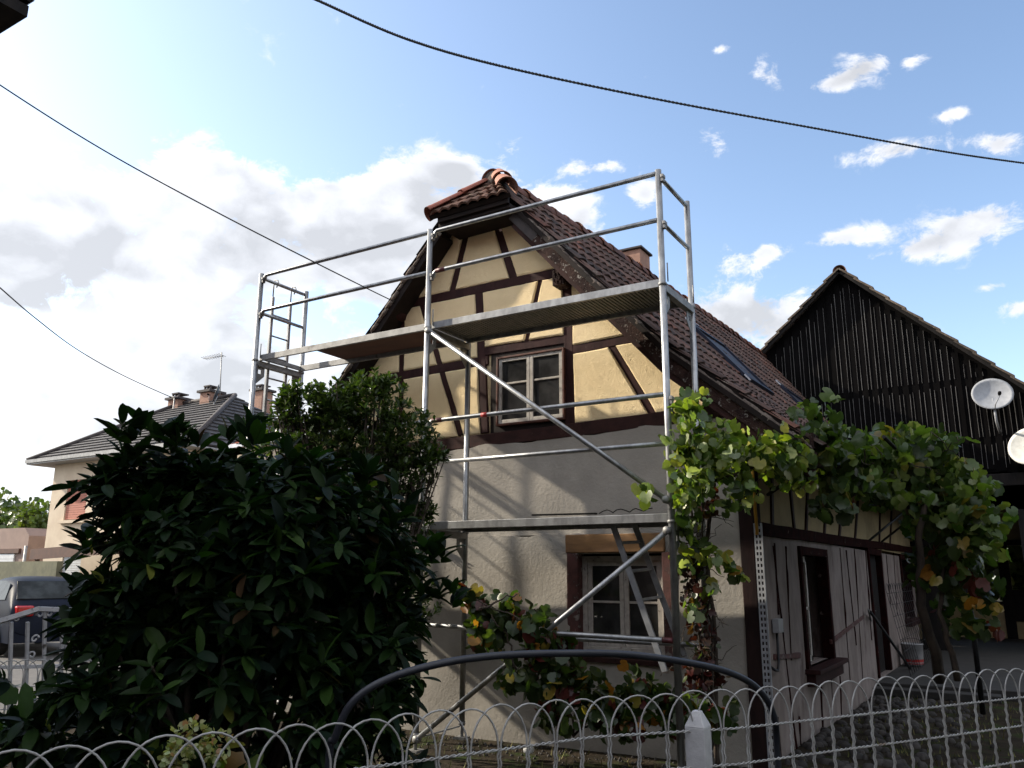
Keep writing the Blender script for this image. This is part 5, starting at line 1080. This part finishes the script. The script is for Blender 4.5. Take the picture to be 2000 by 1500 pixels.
# ------------------------------------------------------------------ house whose eave shows at top left (it shades the garden)
TL = thing('tall_house', 'neighbouring house whose dark eave corner cuts the top left of the photo', 'house', (-7, -9, 0))
cz = Vector(on(57, 10, 2, 6.0)); ex, ey = cz.x, cz.y
b = MB(); b.box((ex-6.6, ey-13, -.1), (ex-.55, ey-.55, 5.9)); b.build('wall', 'pink_render', TL)
b = MB(); r_a, r_b = Vector((ex-3.4, ey-3.2, 8.6)), Vector((ex-3.4, ey-10, 8.6)); k0, k1, k2, k3 = Vector((ex, ey, 6.02)), Vector((ex-7, ey, 6.02)), Vector((ex-7, ey-13.5, 6.02)), Vector((ex, ey-13.5, 6.02))
roofplane(b, k0, k3, r_b, r_a, 10, 30); roofplane(b, k1, k0, r_a, r_a, 10, 16); roofplane(b, k2, k1, r_a, r_b, 10, 30); roofplane(b, k3, k2, r_b, r_b, 10, 16); b.build('roof', 'grey_tile', TL)
b = MB(); b.prism([k0-Vector((0, 0, .03)), k1-Vector((0, 0, .03)), k2-Vector((0, 0, .03)), k3-Vector((0, 0, .03))], (0, 0, -.10)); b.build('eave_board', 'dark_wood', TL)
for i in range(3):
    for z in (1.2, 3.9):
        f = MB(); Y = ey-3-i*3.6; f.box((ex-.56, Y, z), (ex-.50, Y+1.1, z+1.3)); wn = f.build('window', 'window_wood', TL); MB().box((ex-.51, Y+.08, z+.08), (ex-.495, Y+1.02, z+1.22)).build('pane', 'window_glass', wn)
BH = thing('street_house', 'long rendered house across the street behind the photographer', 'house', (3, -16, 0))  # house out of view, added to darken the lower walls and yard
b = MB(); b.box((-8, -22, -.1), (14, -14.5, 6.2)); b.build('wall', 'pink_render', BH)
b = MB(); roofplane(b, (-8.4, -14, 6.1), (14.4, -14, 6.1), (14.4, -18.2, 9.8), (-8.4, -18.2, 9.8), 12, 60); roofplane(b, (14.4, -22.4, 6.1), (-8.4, -22.4, 6.1), (-8.4, -18.2, 9.8), (14.4, -18.2, 9.8), 12, 60); b.build('roof', 'orange_tile', BH)
for X in (-8, 13.85): b = MB(); b.prism([(X, -22, 6.2), (X, -14.5, 6.2), (X, -18.2, 9.6)], (.15, 0, 0)); b.build('gable', 'pink_render', BH)
for i in range(7):
    for z in (1.1, 3.8): f = MB(); X = -6.6+i*3; f.box((X, -14.52, z), (X+1.1, -14.46, z+1.35)); wn = f.build('window', 'window_wood', BH); MB().box((X+.08, -14.47, z+.08), (X+1.02, -14.45, z+1.27)).build('pane', 'window_glass', wn)

# ------------------------------------------------------------------ gate and little fence at left
GT = thing('iron_gate', 'white painted iron gate with scrolls and a rising top rail at the left edge', 'gate', tuple(away(20, 1300, 6)*np.array([1, 1, 0])))
gl, gr = Vector(away(-60, 1230, 6)), Vector(away(150, 1180, 6.1)); gd = (gr-gl).normalized()
gp = lambda x, y: Vector(away(x, y, 6.03+.0005*x))
MB().bar(gp(-60, 1232), gp(78, 1189), .035, .03).build('top_rail', 'post_white', GT); MB().bar(gp(78, 1189), gp(160, 1192), .03, .03).build('top_rail', 'post_white', GT)
MB().bar(gp(-60, 1305), gp(150, 1300), .025, .02).build('lower_rail', 'post_white', GT)
for x in (-40, -8, 22, 54, 88, 122): a = gp(x, 1215 if x < 60 else 1192); MB().bar(a, gp(x-6, 1480), .024, .02).build('bar', 'post_white', GT)
def scroll(c, s, m=1):
    b = MB(); b.tube([c+gd*(m*math.cos(t)*s*(1-t/9))+Vector((0, 0, math.sin(t)*s*(1-t/9))) for t in np.linspace(0, 6.5, 22)], .007, 6); b.build('scroll', 'post_white', GT)
for (x, y, m) in ((14, 1212, -1), (34, 1208, 1), (78, 1200, -1), (98, 1198, 1), (68, 1248, 1), (62, 1280, -1)): scroll(gp(x, y), .03, m)
F2 = thing('wire_fence', 'short white arched wire fence left of the laurel, before the iron gate', 'fence', tuple(away(30, 1400, 4.6)*np.array([1, 1, 0])))
b0, b1_ = Vector(away(-70, 1318, 4.7)), Vector(away(110, 1272, 4.9)); b0.z = b1_.z = .96; L2 = (b1_-b0).length; dd2 = (b1_-b0).normalized()
for i in range(int(L2/.075)):
    s0 = i*.075; pts = [b0+dd2*s0+Vector((0, 0, -.9))]+[b0+dd2*(s0+.075-math.cos(a)*.072)+Vector((0, 0, math.sin(a)*.09)) for a in np.linspace(0, math.pi, 11)]+[b0+dd2*(s0+.15)+Vector((0, 0, -.9))]; MB().tube(pts, .003, 5).build('arch_wire', 'fence_white', F2)
for z in (-.06, -.18, -.45): MB().tube([b0+Vector((0, 0, z)), b1_+Vector((0, 0, z))], .003, 5).build('line_wire', 'fence_white', F2)

# ------------------------------------------------------------------ cars
def car(name, label, loc, yaw, paint, grp):
    t = thing(name, label, 'car', (0, 0, 0), grp); w = .84
    prof = [(-2.0, .32), (-2.05, .55), (-2.02, .80), (-1.85, .93), (-1.0, 1.0), (-.35, 1.36), (.1, 1.45), (.8, 1.46), (1.35, 1.38), (1.78, 1.02), (1.98, .92), (2.05, .6), (2.0, .30)]
    def side(x): 
        return None
    b = MB(); n = 9; vs = []; 
    cols = []
    for (x, z) in prof:
        inset = .0 if z < .95 else (z-.95)*.36
        cols.append((x, z, w-inset))
    low = [(x, .26) for x, z in prof]
    # shell: belt below, cabin above, with rounded shoulders
    for (x, z, ww), (xl, zl) in zip(cols, low):
        zs = min(z, .93); vs += [(x, -w+.03, .26), (x, -w, .5), (x, -w+.01, max(.5, zs-.04)), (x, -ww+.05, z-.01), (x, -ww*.5, z+.012), (x, 0, z+.018), (x, ww*.5, z+.012), (x, ww-.05, z-.01), (x, w-.01, max(.5, zs-.04)), (x, w, .5), (x, w-.03, .26)]
    m = 11; fs = [(i*m+j, (i+1)*m+j, (i+1)*m+j+1, i*m+j+1) for i in range(len(prof)-1) for j in range(m-1)]+[tuple(range(m)), tuple(reversed(range((len(prof)-1)*m, len(prof)*m)))]
    b.add(vs, fs, None, True); o = b.build('body', paint, t); sb = o.modifiers.new('s', 'SUBSURF'); sb.levels = sb.render_levels = 2
    for s in (-1, 1):
        for (poly) in ([(-.85, 1.0), (-.36, 1.29), (.12, 1.37), (.14, 1.0)], [(.2, 1.0), (.18, 1.375), (.82, 1.38), (1.15, 1.33), (1.38, 1.03)]):
            yy = lambda z: s*(w-.03-(z-.93)*.42); b = MB(); b.add([(x, yy(z)+s*.012, z) for x, z in poly], [tuple(range(len(poly)))]); g__ = b.build('side_window', 'car_glass', t); g__.modifiers.new('so', 'SOLIDIFY').thickness = .01
    b = MB(); b.add([(1.42, -.62, 1.36), (1.42, .62, 1.36), (1.80, .70, 1.04), (1.80, -.70, 1.04)], [(0, 1, 2, 3)]); o = b.build('rear_window', 'car_glass', t); o.modifiers.new('so', 'SOLIDIFY').thickness = .02
    b = MB(); b.add([(-.98, -.70, 1.02), (-.98, .70, 1.02), (-.42, .60, 1.35), (-.42, -.60, 1.35)], [(0, 1, 2, 3)]); o = b.build('windscreen', 'car_glass', t); o.modifiers.new('so', 'SOLIDIFY').thickness = .02
    for s in (-1, 1):
        b = MB(); b.box((1.84, s*.60-.15, .74), (2.06, s*.60+.15, .93)); b.build('tail_light', 'tail_red', t, bevel=.03)
        b = MB(); b.box((-2.06, s*.60-.16, .62), (-1.92, s*.60+.16, .76)); b.build('headlight', 'bright_strip', t, bevel=.03)
        for x in (-1.28, 1.28):
            b = MB(); b.lathe([(.16, -.10), (.29, -.10), (.31, -.06), (.31, .06), (.29, .10), (.16, .10)], (x, s*.76, .31), (0, 1, 0), 24); wh = b.build('wheel', 'tyre', t); MB().lathe([(0, s*.09), (.17, s*.085), (.20, s*.10), (.20, -s*.05)], (x, s*.76, .31), (0, 1, 0), 20).build('rim', 'bright_strip', wh)
    t.location = loc; t.rotation_euler = (0, 0, yaw); return t
car('parked_car', 'dark blue car parked on the street behind the iron gate', (-15.5, 3.5, .02), R(-12), 'car_dark', 'parked cars')
car('parked_car', 'silver-grey car mostly hidden behind the laurel, beyond the dark blue one', (-15.6, 6.4, .02), R(-10), 'car_silver', 'parked cars')
